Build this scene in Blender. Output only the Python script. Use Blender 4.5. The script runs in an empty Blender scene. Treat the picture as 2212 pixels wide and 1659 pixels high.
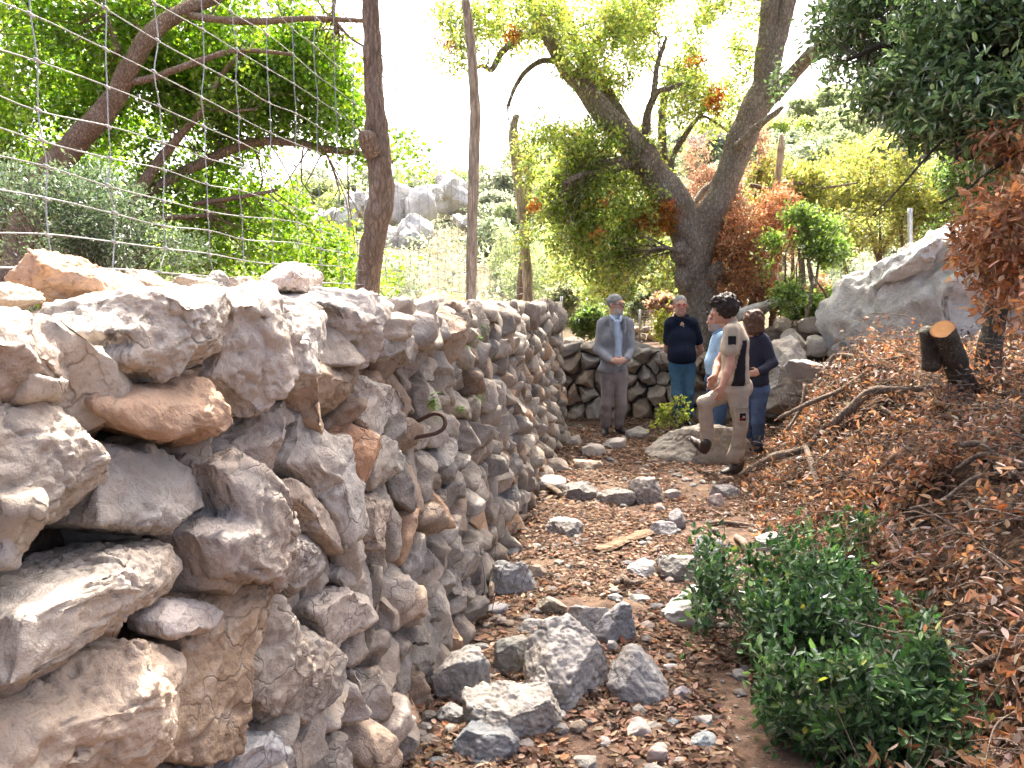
import bpy, math, random, time
import numpy as np
from mathutils import Vector, Matrix
T0 = time.time()
R = math.radians
scene = bpy.context.scene
col = scene.collection
random.seed(7)
rng = np.random.default_rng(7)

# ------------------------------------------------------------------ camera, sky, sun, exposure
CAM_H, FPX, PITCH = 1.65, 1703.0, R(6.02)
cam_data = bpy.data.cameras.new('camera')
cam_data.sensor_width = 36.0
cam_data.lens = 36.0 * FPX / 2212.0
cam_data.clip_start = 0.05
cam_data.clip_end = 600
cam = bpy.data.objects.new('camera', cam_data)
cam.location = (0, 0, CAM_H)
cam.rotation_euler = (R(90) - PITCH, 0, 0)
col.objects.link(cam)
scene.camera = cam

SUN_EL, SUN_AZ = R(58), R(4)          # azimuth measured from +Y (away from the camera) towards +X
sun_dir = Vector((math.sin(SUN_AZ) * math.cos(SUN_EL), math.cos(SUN_AZ) * math.cos(SUN_EL), math.sin(SUN_EL)))
world = bpy.data.worlds.new('World')
scene.world = world
world.use_nodes = True
wn = world.node_tree.nodes
wl = world.node_tree.links
wn.clear()
w_out = wn.new('ShaderNodeOutputWorld')
w_bg = wn.new('ShaderNodeBackground')
w_sky = wn.new('ShaderNodeTexSky')
w_sky.sky_type = 'NISHITA'
w_sky.sun_disc = False
w_sky.sun_elevation = SUN_EL
w_sky.sun_rotation = SUN_AZ
w_sky.air_density = 0.35
w_sky.dust_density = 8.0
w_sky.ozone_density = 0.2
w_bg.inputs['Strength'].default_value = 0.15
wl.new(w_sky.outputs[0], w_bg.inputs[0])
wl.new(w_bg.outputs[0], w_out.inputs[0])
sun_data = bpy.data.lights.new('sun', 'SUN')
sun_data.energy = 2.7
sun_data.angle = R(0.6)
sun_data.color = (1.0, 0.93, 0.82)
sun = bpy.data.objects.new('sun', sun_data)
sun.rotation_euler = (-sun_dir).to_track_quat('-Z', 'Y').to_euler()
sun.location = (10, 15, 30)
col.objects.link(sun)
scene.view_settings.view_transform = 'Standard'
scene.view_settings.look = 'None'
scene.view_settings.gamma = 1.0
scene.view_settings.exposure = 2.65
scene.view_settings.use_curve_mapping = False
scene.cycles.use_denoising = True
scene.cycles.max_bounces = 4
scene.cycles.diffuse_bounces = 3
scene.cycles.glossy_bounces = 2
scene.cycles.transmission_bounces = 3
scene.cycles.transparent_max_bounces = 4
scene.cycles.use_adaptive_sampling = True
scene.cycles.adaptive_threshold = 0.035
scene.cycles.caustics_reflective = False
scene.cycles.caustics_refractive = False
scene.cycles.sample_clamp_indirect = 6.0

# ------------------------------------------------------------------ measuring the photograph (2212 x 1659 units)
def ray(x, y):
    dz = 829.5 - y
    yw = FPX * math.cos(PITCH) + dz * math.sin(PITCH)
    zw = dz * math.cos(PITCH) - FPX * math.sin(PITCH)
    return (x - 1106.0) / yw, zw / yw
def P(x, y, Y):
    u, v = ray(x, y)
    return np.array((u * Y, Y, CAM_H + v * Y))
def G(x, y, z=0.0):
    u, v = ray(x, y)
    Y = (z - CAM_H) / v
    return np.array((u * Y, Y, z))

# ------------------------------------------------------------------ noise
def _hash(ix, iy, iz, seed):
    h = (ix.astype(np.uint32) * np.uint32(374761393) + iy.astype(np.uint32) * np.uint32(668265263)
         + iz.astype(np.uint32) * np.uint32(2147483647) + np.uint32((seed * 1274126177) & 0xffffffff))
    h = (h ^ (h >> np.uint32(13))) * np.uint32(1274126177)
    h = (h ^ (h >> np.uint32(16))) * np.uint32(2246822519)
    h = h ^ (h >> np.uint32(15))
    return h.astype(np.float32) / np.float32(4294967295.0) * 2 - 1
def vnoise(p, seed=0):
    p = np.asarray(p, dtype=np.float32)
    f = np.floor(p)
    i = f.astype(np.int64)
    t = p - f
    t = t * t * t * (t * (t * 6 - 15) + 10)
    r = 0
    for a in (0, 1):
        wx = t[..., 0] if a else 1 - t[..., 0]
        for b in (0, 1):
            wy = t[..., 1] if b else 1 - t[..., 1]
            for c in (0, 1):
                wz = t[..., 2] if c else 1 - t[..., 2]
                r = r + wx * wy * wz * _hash(i[..., 0] + a, i[..., 1] + b, i[..., 2] + c, seed)
    return r
def fbm(p, octaves=4, seed=0, gain=0.5, ridged=False):
    p = np.asarray(p, dtype=np.float32)
    a, s, r = 1.0, 0.0, 0
    for k in range(octaves):
        n = vnoise(p * (2.03 ** k) + 17.3 * k, seed + k)
        if ridged:
            n = 1 - 2 * np.abs(n)
        r = r + a * n
        s += a
        a *= gain
    return r / s
def sstep(a, b, x):
    t = np.clip((np.asarray(x, dtype=float) - a) / (b - a), 0, 1)
    return t * t * (3 - 2 * t)
def unit(v):
    v = np.asarray(v, dtype=float)
    return v / (np.linalg.norm(v, axis=-1, keepdims=True) + 1e-12)

# ------------------------------------------------------------------ objects
def tag(o, label=None, cat=None, group=None, kind=None):
    if label: o['label'] = label
    if cat: o['category'] = cat
    if group: o['group'] = group
    if kind: o['kind'] = kind
    return o
def thing(name, label, cat, loc=(0, 0, 0), group=None, rz=0.0):
    o = bpy.data.objects.new(name, None)
    o.empty_display_size = 0.2
    col.objects.link(o)
    o.location = tuple(float(c) for c in loc)
    o.rotation_euler = (0, 0, rz)
    return tag(o, label, cat, group)
def mesh_from(name, V, F, tint=None, smooth=True, mat=None):
    """V (n,3); F int array (m,3) or (m,4) or a list of such arrays; tint (n,3)."""
    me = bpy.data.meshes.new(name)
    V = np.ascontiguousarray(V, dtype=np.float32)
    Fs = F if isinstance(F, list) else [F]
    Fs = [np.asarray(f, dtype=np.int32) for f in Fs if len(f)]
    me.vertices.add(len(V))
    me.vertices.foreach_set('co', V.ravel())
    nl = sum(f.size for f in Fs)
    npoly = sum(len(f) for f in Fs)
    me.loops.add(nl)
    me.loops.foreach_set('vertex_index', np.concatenate([f.ravel() for f in Fs]).astype(np.int32))
    me.polygons.add(npoly)
    cnt = np.concatenate([np.full(len(f), f.shape[1], np.int32) for f in Fs])
    st = np.concatenate([[0], np.cumsum(cnt)[:-1]]).astype(np.int32)
    me.polygons.foreach_set('loop_start', st)
    me.polygons.foreach_set('use_smooth', np.full(npoly, bool(smooth)))
    if tint is not None:
        at = me.color_attributes.new('tint', 'FLOAT_COLOR', 'POINT')
        c = np.ones((len(V), 4), np.float32)
        c[:, :3] = tint
        at.data.foreach_set('color', c.ravel())
    me.update(calc_edges=True)
    me.validate()
    if mat is not None:
        me.materials.append(mat)
    return me
def obj(name, me, parent=None, loc=None):
    o = bpy.data.objects.new(name, me)
    col.objects.link(o)
    if parent is not None:
        o.parent = parent
    if loc is not None:
        o.location = tuple(float(c) for c in loc)
    return o
def origin(parent):
    p = np.zeros(3)
    while parent is not None:
        p = p + np.array(parent.location)
        parent = parent.parent
    return p
def wobj(name, V, F, mat, parent=None, tint=None, smooth=True, center=None):
    """world-space vertices -> object placed at their base centre (parents are unrotated)."""
    V = np.asarray(V, dtype=float)
    if center is None:
        center = np.array(((V[:, 0].min() + V[:, 0].max()) / 2, (V[:, 1].min() + V[:, 1].max()) / 2, V[:, 2].min()))
    me = mesh_from(name, V - center, F, tint, smooth, mat)
    return obj(name, me, parent, np.asarray(center) - origin(parent))

class Acc:
    """collects pieces into one mesh"""
    def __init__(s): s.V, s.F3, s.F4, s.T, s.n = [], [], [], [], 0
    def add(s, V, F, tint=None):
        V = np.asarray(V, dtype=float)
        F = np.asarray(F)
        s.V.append(V)
        (s.F4 if F.shape[1] == 4 else s.F3).append(F + s.n)
        s.T.append(np.broadcast_to(np.asarray((1, 1, 1) if tint is None else tint, dtype=float), (len(V), 3)))
        s.n += len(V)
    def build(s, name, mat, parent=None, smooth=True, center=None):
        F = []
        if s.F3: F.append(np.concatenate(s.F3))
        if s.F4: F.append(np.concatenate(s.F4))
        return wobj(name, np.concatenate(s.V), F, mat, parent, np.concatenate(s.T), smooth, center)

# ------------------------------------------------------------------ materials
class NT:
    def __init__(s, name):
        s.m = bpy.data.materials.new(name)
        s.m.use_nodes = True
        s.t = s.m.node_tree
        s.t.nodes.clear()
        s.out = s.n('ShaderNodeOutputMaterial')
    def n(s, kind, **kw):
        nd = s.t.nodes.new(kind)
        for k, v in kw.items():
            if k.startswith('_'):
                setattr(nd, k[1:], v)
            else:
                key = k.replace('__', ' ')
                inp = nd.inputs[int(key[1:])] if key[0] == 'i' and key[1:].isdigit() else nd.inputs[key]
                if hasattr(v, 'is_output'):
                    s.t.links.new(v, inp)
                else:
                    inp.default_value = v
        return nd
    def link(s, a, b): s.t.links.new(a, b)
    def mix(s, fac, a, b, mode='MIX'):
        nd = s.t.nodes.new('ShaderNodeMix')
        nd.data_type = 'RGBA'
        nd.blend_type = mode
        for i, v in ((0, fac), (6, a), (7, b)):
            if hasattr(v, 'is_output'): s.t.links.new(v, nd.inputs[i])
            elif i == 0: nd.inputs[0].default_value = v
            else: nd.inputs[i].default_value = (*v, 1) if len(v) == 3 else v
        return nd.outputs[2]
    def math(s, op, a, b=0.5, clamp=False):
        nd = s.t.nodes.new('ShaderNodeMath')
        nd.operation = op
        nd.use_clamp = clamp
        for i, v in ((0, a), (1, b)):
            if hasattr(v, 'is_output'): s.t.links.new(v, nd.inputs[i])
            else: nd.inputs[i].default_value = v
        return nd.outputs[0]
    def ramp(s, fac, a, b):
        nd = s.t.nodes.new('ShaderNodeMapRange')
        nd.interpolation_type = 'SMOOTHSTEP'
        s.t.links.new(fac, nd.inputs[0])
        nd.inputs[1].default_value = a
        nd.inputs[2].default_value = b
        return nd.outputs[0]
    def coord(s, scale=1.0, shuffle=True, stretch=(1, 1, 1)):
        tc = s.n('ShaderNodeTexCoord').outputs['Object']
        if shuffle:
            rnd = s.n('ShaderNodeObjectInfo').outputs['Random']
            off = s.n('ShaderNodeVectorMath', _operation='SCALE', i0=(31.7, 57.1, 83.3), Scale=rnd).outputs[0]
            tc = s.n('ShaderNodeVectorMath', _operation='ADD', i0=tc, i1=off).outputs[0]
        if stretch != (1, 1, 1):
            tc = s.n('ShaderNodeVectorMath', _operation='MULTIPLY', i0=tc, i1=stretch).outputs[0]
        return tc
    def noise(s, vec, scale, detail=4.0, rough=0.55, dist=0.0):
        return s.n('ShaderNodeTexNoise', Vector=vec, Scale=scale, Detail=detail, Roughness=rough, Distortion=dist).outputs[0]
    def voronoi(s, vec, scale, feature='F1', rnd=1.0):
        return s.n('ShaderNodeTexVoronoi', _feature=feature, Vector=vec, Scale=scale, Randomness=rnd).outputs['Distance']
    def tint(s): return s.n('ShaderNodeAttribute', _attribute_name='tint').outputs['Color']
    def finish(s, color, rough=0.9, bump=None, strength=0.3, dist=0.02, spec=0.3, **kw):
        b = s.n('ShaderNodeBsdfPrincipled')
        for key, v in (('Base Color', color), ('Roughness', rough), ('Specular IOR Level', spec)):
            if hasattr(v, 'is_output'): s.link(v, b.inputs[key])
            else: b.inputs[key].default_value = (*v, 1) if isinstance(v, tuple) and len(v) == 3 else v
        for k, v in kw.items():
            b.inputs[k.replace('__', ' ')].default_value = v
        if bump is not None:
            bp = s.n('ShaderNodeBump', Strength=strength, Distance=dist, Height=bump)
            s.link(bp.outputs[0], b.inputs['Normal'])
        s.link(b.outputs[0], s.out.inputs[0])
        return s.m

def limestone(name, stain=0.5, fine=1.0, lichen=0.5, world_scale=1.0, strength=0.55, pale=1.0):
    s = NT(name)
    v = s.coord()
    w = world_scale
    big = s.noise(v, 3.5 * w, 3, 0.6, 0.4)
    mid = s.noise(v, 11 * w, 6, 0.62, 0.6)
    fin = s.noise(v, 45 * w * fine, 6, 0.65)
    spk = s.noise(v, 90 * w * fine, 3, 0.6)
    base = s.tint()
    c = s.mix(s.math('MULTIPLY', s.ramp(big, 0.42, 0.66), stain), base, (0.40, 0.27, 0.165))           # earthy iron stain
    c = s.mix(s.math('MULTIPLY', s.ramp(mid, 0.50, 0.70), 0.35 * pale), c, (0.55, 0.485, 0.405))                  # chalky fresh faces
    c = s.mix(s.math('MULTIPLY', s.ramp(mid, 0.47, 0.30), 0.30), c, (0.16, 0.13, 0.105))                  # dark weathered film
    c = s.mix(s.math('MULTIPLY', s.ramp(spk, 0.57, 0.70), lichen), c, (0.12, 0.11, 0.10))               # lichen specks
    c = s.mix(s.math('MULTIPLY', s.ramp(s.noise(v, 23 * w, 4, 0.6), 0.60, 0.72), 0.35 * pale), c, (0.62, 0.56, 0.49))
    crack = s.voronoi(s.n('ShaderNodeVectorMath', _operation='ADD', i0=v, i1=s.n('ShaderNodeVectorMath', _operation='SCALE', i0=s.n('ShaderNodeTexNoise', Vector=v, Scale=9.0 * w, Detail=3.0).outputs['Color'], Scale=0.12 / w).outputs[0]).outputs[0], 9.0 * w, 'DISTANCE_TO_EDGE')
    ck = s.ramp(crack, 0.0, 0.035)
    patch = s.ramp(s.noise(v, 2.1 * w, 2), 0.48, 0.62)
    ckp = s.math('SUBTRACT', 1.0, s.math('MULTIPLY', s.math('SUBTRACT', 1.0, ck), patch))
    c = s.mix(s.math('MULTIPLY', s.math('SUBTRACT', 1.0, ckp), 0.45), c, (0.10, 0.085, 0.07))
    h = s.math('ADD', s.math('MULTIPLY', mid, 1.0), s.math('MULTIPLY', fin, 0.55))
    h = s.math('ADD', h, s.math('MULTIPLY', ckp, 0.22))
    return s.finish(c, 0.92, h, strength, 0.03 / w, 0.2)

def plain(name, color, rough=0.8, nscale=None, amt=0.25, bump=0.0, metallic=0.0, spec=0.3, use_tint=False, bdist=0.005):
    s = NT(name)
    v = s.coord()
    c = s.tint() if use_tint else s.n('ShaderNodeRGB').outputs[0]
    if not use_tint:
        c.node.outputs[0].default_value = (*color, 1)
    nz = s.noise(v, nscale or 20.0, 5, 0.6)
    d = s.mix(amt, c, (0.02, 0.02, 0.02))
    c2 = s.mix(s.ramp(nz, 0.35, 0.65), d, c)
    return s.finish(c2, rough, nz if bump else None, bump, bdist, spec, Metallic=metallic)

def leaf_material(name, trans=0.4, gloss=0.06, rough=0.45):
    s = NT(name)
    c = s.tint()
    d = s.n('ShaderNodeBsdfDiffuse', Color=c)
    boost = s.n('ShaderNodeHueSaturation', Saturation=1.08, Value=2.0, Color=c).outputs[0]
    t = s.n('ShaderNodeBsdfTranslucent', Color=boost)
    m = s.n('ShaderNodeMixShader', i0=trans, i1=d.outputs[0], i2=t.outputs[0])
    g = s.n('ShaderNodeBsdfGlossy', Color=(0.9, 0.95, 1.0, 1), Roughness=rough)
    f = s.n('ShaderNodeFresnel', IOR=1.45).outputs[0]
    m2 = s.n('ShaderNodeMixShader', i0=s.math('MULTIPLY', f, gloss * 10), i1=m.outputs[0], i2=g.outputs[0])
    s.link(m2.outputs[0], s.out.inputs[0])
    return s.m

def bark(name, a, b, scale=26.0, lichen=0.25, strength=0.9, stretch=(1, 1, 0.6), dist=0.02):
    s = NT(name)
    v = s.coord(stretch=stretch)
    wv = s.n('ShaderNodeTexNoise', Vector=v, Scale=9.0, Detail=5.0, Roughness=0.65).outputs['Color']
    warp = s.n('ShaderNodeVectorMath', _operation='ADD', i0=v, i1=s.n('ShaderNodeVectorMath', _operation='SCALE', i0=wv, Scale=1.1 / scale).outputs[0]).outputs[0]
    e = s.voronoi(warp, scale, 'DISTANCE_TO_EDGE')
    e2 = s.voronoi(warp, scale * 2.3, 'DISTANCE_TO_EDGE')
    plate = s.math('MULTIPLY', s.ramp(e, -0.03, 0.24), s.math('ADD', s.math('MULTIPLY', s.ramp(e2, 0.0, 0.25), 0.5), 0.5))
    n1 = s.noise(v, 5, 5, 0.6)
    n2 = s.noise(v, 55, 6, 0.7)
    c = s.mix(s.ramp(n1, 0.35, 0.65), a, b)
    c = s.mix(s.math('MULTIPLY', s.ramp(n2, 0.6, 0.35), 0.45), c, (0.06, 0.045, 0.035))
    c = s.mix(s.math('MULTIPLY', s.math('SUBTRACT', 1.0, plate), 0.5), c, (0.05, 0.037, 0.028))
    c = s.mix(s.math('MULTIPLY', s.math('MULTIPLY', s.ramp(n2, 0.52, 0.68), s.ramp(n1, 0.4, 0.6)), lichen), c, (0.46, 0.43, 0.37))
    h = s.math('ADD', plate, s.math('MULTIPLY', n2, 0.8))
    return s.finish(c, 0.93, h, strength, dist, 0.15)

M = {}
M['stone'] = limestone('limestone_wall', 0.26, 1.0, 0.38, strength=0.65)
M['rock'] = limestone('limestone_loose', 0.14, 1.2, 0.45, strength=0.6, pale=0.4)
M['rock_warm'] = limestone('limestone_field', 0.35, 0.8, 0.35, 0.8)
M['boulder'] = limestone('limestone_boulder', 0.10, 1.0, 0.4, 0.6, 1.0)
M['outcrop'] = limestone('limestone_outcrop', 0.10, 0.4, 0.3, 0.16, 0.7)
M['leaf'] = leaf_material('living_leaf', 0.55, 0.035)
M['leaf_dark'] = leaf_material('leathery_leaf', 0.35, 0.045, 0.45)
M['leaf_dead'] = leaf_material('dead_leaf', 0.3, 0.008, 0.6)
M['bark_oak'] = bark('oak_bark', (0.43, 0.35, 0.28), (0.60, 0.51, 0.42), 19, 0.4, 1.0, (1, 1, 0.5), 0.03)
M['bark_brown'] = bark('brown_bark', (0.44, 0.30, 0.21), (0.60, 0.45, 0.33), 34, 0.2, 0.6)
M['bark_dead'] = bark('dead_branch_bark', (0.20, 0.15, 0.11), (0.36, 0.28, 0.215), 60, 0.3, 0.5)
M['bark_lichen'] = bark('lichen_bark', (0.06, 0.055, 0.045), (0.16, 0.15, 0.12), 45, 0.5, 0.7)

# ------------------------------------------------------------------ base shapes
_ico = {}
def ico(n):
    if n in _ico: return _ico[n]
    import bmesh
    bm = bmesh.new()
    bmesh.ops.create_icosphere(bm, subdivisions=n, radius=1.0)
    bm.verts.ensure_lookup_table()
    V = np.array([v.co[:] for v in bm.verts])
    F = np.array([[v.index for v in f.verts] for f in bm.faces])
    bm.free()
    _ico[n] = (V, F)
    return _ico[n]

def poly_radius(poly, phi):
    """distance from the origin to the boundary of a star-shaped polygon, for angles phi"""
    a = np.asarray(poly, dtype=float)
    b = np.roll(a, -1, axis=0)
    d = np.stack([np.cos(phi), np.sin(phi)], -1)
    best = np.full(phi.shape, np.inf)
    for (p, q) in zip(a, b):
        e = q - p
        den = d[..., 0] * e[1] - d[..., 1] * e[0]
        den = np.where(np.abs(den) < 1e-9, 1e-9, den)
        t = (p[0] * e[1] - p[1] * e[0]) / den
        w = (p[0] * d[..., 1] - p[1] * d[..., 0]) / den
        ok = (t > 1e-6) & (w >= -1e-4) & (w <= 1 + 1e-4)
        best = np.where(ok & (t < best), t, best)
    med = np.median(best[np.isfinite(best)]) if np.isfinite(best).any() else 0.1
    return np.where(np.isfinite(best), best, med)

def vert_normals(V, F):
    n = np.cross(V[F[:, 1]] - V[F[:, 0]], V[F[:, 2]] - V[F[:, 0]])
    idx = F.ravel()
    N = np.stack([np.bincount(idx, np.repeat(n[:, k], F.shape[1]), len(V)) for k in range(3)], -1)
    return unit(N)

def stone_shape(level, rs, poly=None, size=(1, 1, 1), front=1.0, back=1.0, boxy=3.0, cuts=7, rough=0.10, fine=0.03, freq=2.2):
    """a weathered angular stone. Local axes: u, v in the face plane, w out of it. poly: outline in u,v (metres)."""
    V, F = ico(level)
    d = V.copy()
    rho = np.hypot(d[:, 0], d[:, 1])
    sc = 1.0 / (rho ** boxy + np.abs(d[:, 2]) ** boxy) ** (1.0 / boxy)
    q = d * sc[:, None]
    seed = int(rs.integers(1, 1 << 20))
    n1 = fbm(V * freq + rs.uniform(0, 50, 3), 3, seed)
    q = q * (1 + rough * 1.1 * n1)[:, None]
    for _ in range(cuts):                                # flat fracture faces
        n = rs.normal(size=3)
        n[2] = abs(n[2]) * 0.9
        n /= np.linalg.norm(n)
        k = rs.uniform(0.52, 0.92)
        ex = q @ n - k
        q = q - np.where(ex > 0, ex * 0.97, 0)[:, None] * n
    if poly is not None:
        phi = np.arctan2(q[:, 1], q[:, 0])
        r = poly_radius(poly, phi)
        q[:, 0] *= r
        q[:, 1] *= r
        q[:, 2] *= np.where(q[:, 2] > 0, front, back)
    else:
        q = q * np.asarray(size)
    r = float(np.median(np.linalg.norm(q, axis=1)))
    N = vert_normals(q, F)
    off = rs.uniform(0, 90, 3)
    h = rough * 0.6 * fbm(q * (1.5 / r) + off, 2, seed + 3, ridged=True) - rough * 0.3
    if level >= 3:
        h = h + fine * 1.5 * fbm(q * (4.2 / r) + off, 3, seed + 9, 0.6)
    if level >= 5:
        n4 = np.abs(fbm(q * (2.6 / r) + off, 2, seed + 33))
        h = h + fine * 0.8 * fbm(q * (13.0 / r) + off, 2, seed + 21) - fine * 1.3 * np.clip(0.10 - n4, 0, 1) / 0.10
    return q + N * (h * r)[:, None], F

def frame_pts(q, o, eu, ev, ew):
    return np.asarray(o) + q[:, :1] * np.asarray(eu) + q[:, 1:2] * np.asarray(ev) + q[:, 2:3] * np.asarray(ew)

def smooth_path(pts, n):
    """Catmull-Rom through rows (x, y, z, r)"""
    p = np.asarray(pts, dtype=float)
    p = np.vstack([2 * p[0] - p[1], p, 2 * p[-1] - p[-2]])
    out = []
    m = len(p) - 3
    for k in range(m):
        a, b, c, d = p[k:k + 4]
        for t in np.linspace(0, 1, n, endpoint=(k == m - 1)):
            out.append(0.5 * ((2 * b) + (-a + c) * t + (2 * a - 5 * b + 4 * c - d) * t * t + (-a + 3 * b - 3 * c + d) * t ** 3))
    out = np.array(out)
    out[:, 3] = np.maximum(out[:, 3], 0.0004)
    return out
def tube(pts, sides=8, n=5, gnarl=0.0, seed=0, cap=True, smooth=True):
    p = smooth_path(pts, n) if smooth and len(pts) > 2 else np.asarray(pts, dtype=float)
    C, r = p[:, :3], p[:, 3]
    T = unit(np.gradient(C, axis=0))
    ref = np.array((0.0, 0.0, 1.0)) if abs(T[0][2]) < 0.9 else np.array((1.0, 0.0, 0.0))
    N = np.zeros_like(C)
    cur = np.cross(ref, T[0])
    for i in range(len(C)):
        cur = cur - T[i] * np.dot(cur, T[i])
        cur = cur / (np.linalg.norm(cur) + 1e-12)
        N[i] = cur
    B = np.cross(T, N)
    a = np.linspace(0, 2 * math.pi, sides, endpoint=False)
    V = C[:, None] + r[:, None, None] * (np.cos(a)[None, :, None] * N[:, None] + np.sin(a)[None, :, None] * B[:, None])
    if gnarl:
        rr = np.maximum(r, 1e-3)[:, None]
        g = fbm(V / max(r.max(), 1e-3) * 0.9 + seed * 3.1, 3, seed)
        V = V + (g * gnarl * rr)[..., None] * unit(V - C[:, None])
    V = V.reshape(-1, 3)
    L = len(C)
    i, j = np.meshgrid(np.arange(L - 1), np.arange(sides), indexing='ij')
    j2 = (j + 1) % sides
    F = np.stack([i * sides + j, i * sides + j2, (i + 1) * sides + j2, (i + 1) * sides + j], -1).reshape(-1, 4)
    if cap:
        V = np.vstack([V, C[0], C[-1]])
        k = np.arange(sides)
        k2 = (k + 1) % sides
        e = (L - 1) * sides
        c0, c1 = len(V) - 2, len(V) - 1
        F = np.vstack([F, np.stack([np.full(sides, c0), k2, k, k], -1), np.stack([np.full(sides, c1), e + k, e + k2, e + k2], -1)])
    return V, F
def split_tri(F):
    F = np.asarray(F)
    if F.shape[1] == 3: return [F]
    t = F[:, 2] == F[:, 3]
    return [F[~t], F[t][:, :3]]
def add_tube(acc, pts, tint=None, **kw):
    V, F = tube(pts, **kw)
    parts = split_tri(F)
    acc.V.append(V)
    if len(parts[0]): acc.F4.append(parts[0] + acc.n)
    if len(parts) > 1 and len(parts[1]): acc.F3.append(parts[1] + acc.n)
    acc.T.append(np.broadcast_to(np.asarray((1, 1, 1) if tint is None else tint, dtype=float), (len(V), 3)))
    acc.n += len(V)
def tube_obj(name, pts, mat, parent=None, tint=None, **kw):
    a = Acc()
    add_tube(a, pts, tint, **kw)
    return a.build(name, mat, parent)

# ------------------------------------------------------------------ leaves
def leaf_arrays(pos, axis, nrm, length, width, tint, rich=False, fold=0.18, curl=0.0):
    """rhombic (2 triangles) or lens-shaped (4 triangles) leaves, folded along the midrib"""
    pos = np.asarray(pos, dtype=float)
    n = len(pos)
    axis = unit(axis)
    side = unit(np.cross(axis, nrm))
    up = np.cross(side, axis)
    L = np.broadcast_to(np.asarray(length, dtype=float), n)[:, None]
    W = np.broadcast_to(np.asarray(width, dtype=float), n)[:, None]
    Cq = np.broadcast_to(np.asarray(curl, dtype=float), n)[:, None]
    tip = pos + axis * L - up * L * Cq
    base = np.arange(n)[:, None]
    if not rich:
        mid = pos + axis * L * 0.45 + up * W * fold
        V = np.stack([pos, mid + side * W * 0.5, tip, mid - side * W * 0.5], 1).reshape(-1, 3)
        F = np.concatenate([base * 4 + np.array([[0, 1, 2]]), base * 4 + np.array([[0, 2, 3]])])
        k = 4
    else:
        m1 = pos + axis * L * 0.28 + up * (W * fold) 
        m2 = pos + axis * L * 0.66 + up * (W * fold) - up * L * Cq * 0.35
        V = np.stack([pos, m1 + side * W * 0.46, m2 + side * W * 0.40, tip, m2 - side * W * 0.40, m1 - side * W * 0.46], 1).reshape(-1, 3)
        F = np.concatenate([base * 6 + np.array([[0, 1, 2, 3]]), base * 6 + np.array([[0, 3, 4, 5]])])
        k = 6
    T = np.repeat(np.broadcast_to(np.asarray(tint, dtype=float), (n, 3)), k, axis=0)
    return V, F, T
def pick_tint(rs, n, palette, weights=None, jitter=0.18):
    pal = np.asarray(palette, dtype=float)
    w = None if weights is None else np.asarray(weights) / np.sum(weights)
    c = pal[rs.choice(len(pal), n, p=w)]
    return np.clip(c * (1 + jitter * rs.normal(size=(n, 1))) * (1 + 0.05 * rs.normal(size=(n, 3))), 0.004, 0.95)
def rand_dirs(rs, n):
    return unit(rs.normal(size=(n, 3)))

def crown_points(rs, blobs, n_twigs, gap=0.0, gap_freq=1.1, shell=0.55, seed=3):
    """twig positions and outward directions inside a set of ellipsoids (cx,cy,cz,rx,ry,rz[,weight])"""
    B = np.array([list(b) + [1.0] * (7 - len(b)) for b in blobs], dtype=float)
    w = B[:, 3] * B[:, 4] * B[:, 5] * B[:, 6]
    k = rs.choice(len(B), n_twigs * 2, p=w / w.sum())
    d = rand_dirs(rs, len(k))
    r = rs.uniform(0, 1, len(k)) ** (1 / 3)
    r = shell + (1 - shell) * r if shell else r
    lump = 1 + 0.22 * vnoise(d * 2.2 + k[:, None] * 7.7, seed)
    r = r * (1 + 0.45 * (rs.random(len(k)) < 0.12) * rs.random(len(k)))
    p = B[k, :3] + d * B[k, 3:6] * (r * lump)[:, None]
    keep = fbm(p * gap_freq, 2, seed + 1) > gap - 1.0 if gap is None else fbm(p * gap_freq, 2, seed + 1) > gap
    p, d, k = p[keep][:n_twigs], d[keep][:n_twigs], k[keep][:n_twigs]
    return p, d, k
def twig_leaves(rs, p, d, per, spread, ln, wd, palette, weights=None, droop=0.25, jitter=0.18, rich=False, up_bias=0.5, clump_var=0.2, align=0.7, curl=0.0):
    n = len(p)
    ax = unit(d * 0.8 + rand_dirs(rs, n) * 0.8 + np.array((0, 0, -droop)))
    P0 = np.repeat(p, per, axis=0)
    A0 = np.repeat(ax, per, axis=0)
    m = len(P0)
    t = rs.uniform(-0.5, 0.5, m)[:, None]
    pos = P0 + A0 * t * spread * 1.6 + rs.normal(size=(m, 3)) * spread * 0.30
    la = unit(A0 * align + rand_dirs(rs, m))
    nr = unit(rand_dirs(rs, m) + np.array((0, 0, up_bias * 2)))
    L = ln * rs.uniform(0.65, 1.25, m)
    W = wd * rs.uniform(0.7, 1.2, m)
    cl = np.repeat(1 + clump_var * rs.normal(size=(n, 1)), per, axis=0)
    T = np.clip(pick_tint(rs, m, palette, weights, jitter) * np.clip(cl, 0.5, 1.6), 0.003, 0.9)
    return leaf_arrays(pos, la, nr, L, W, T, rich, 0.18 if not curl else 0.28, rs.uniform(-curl, curl, m))
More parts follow.
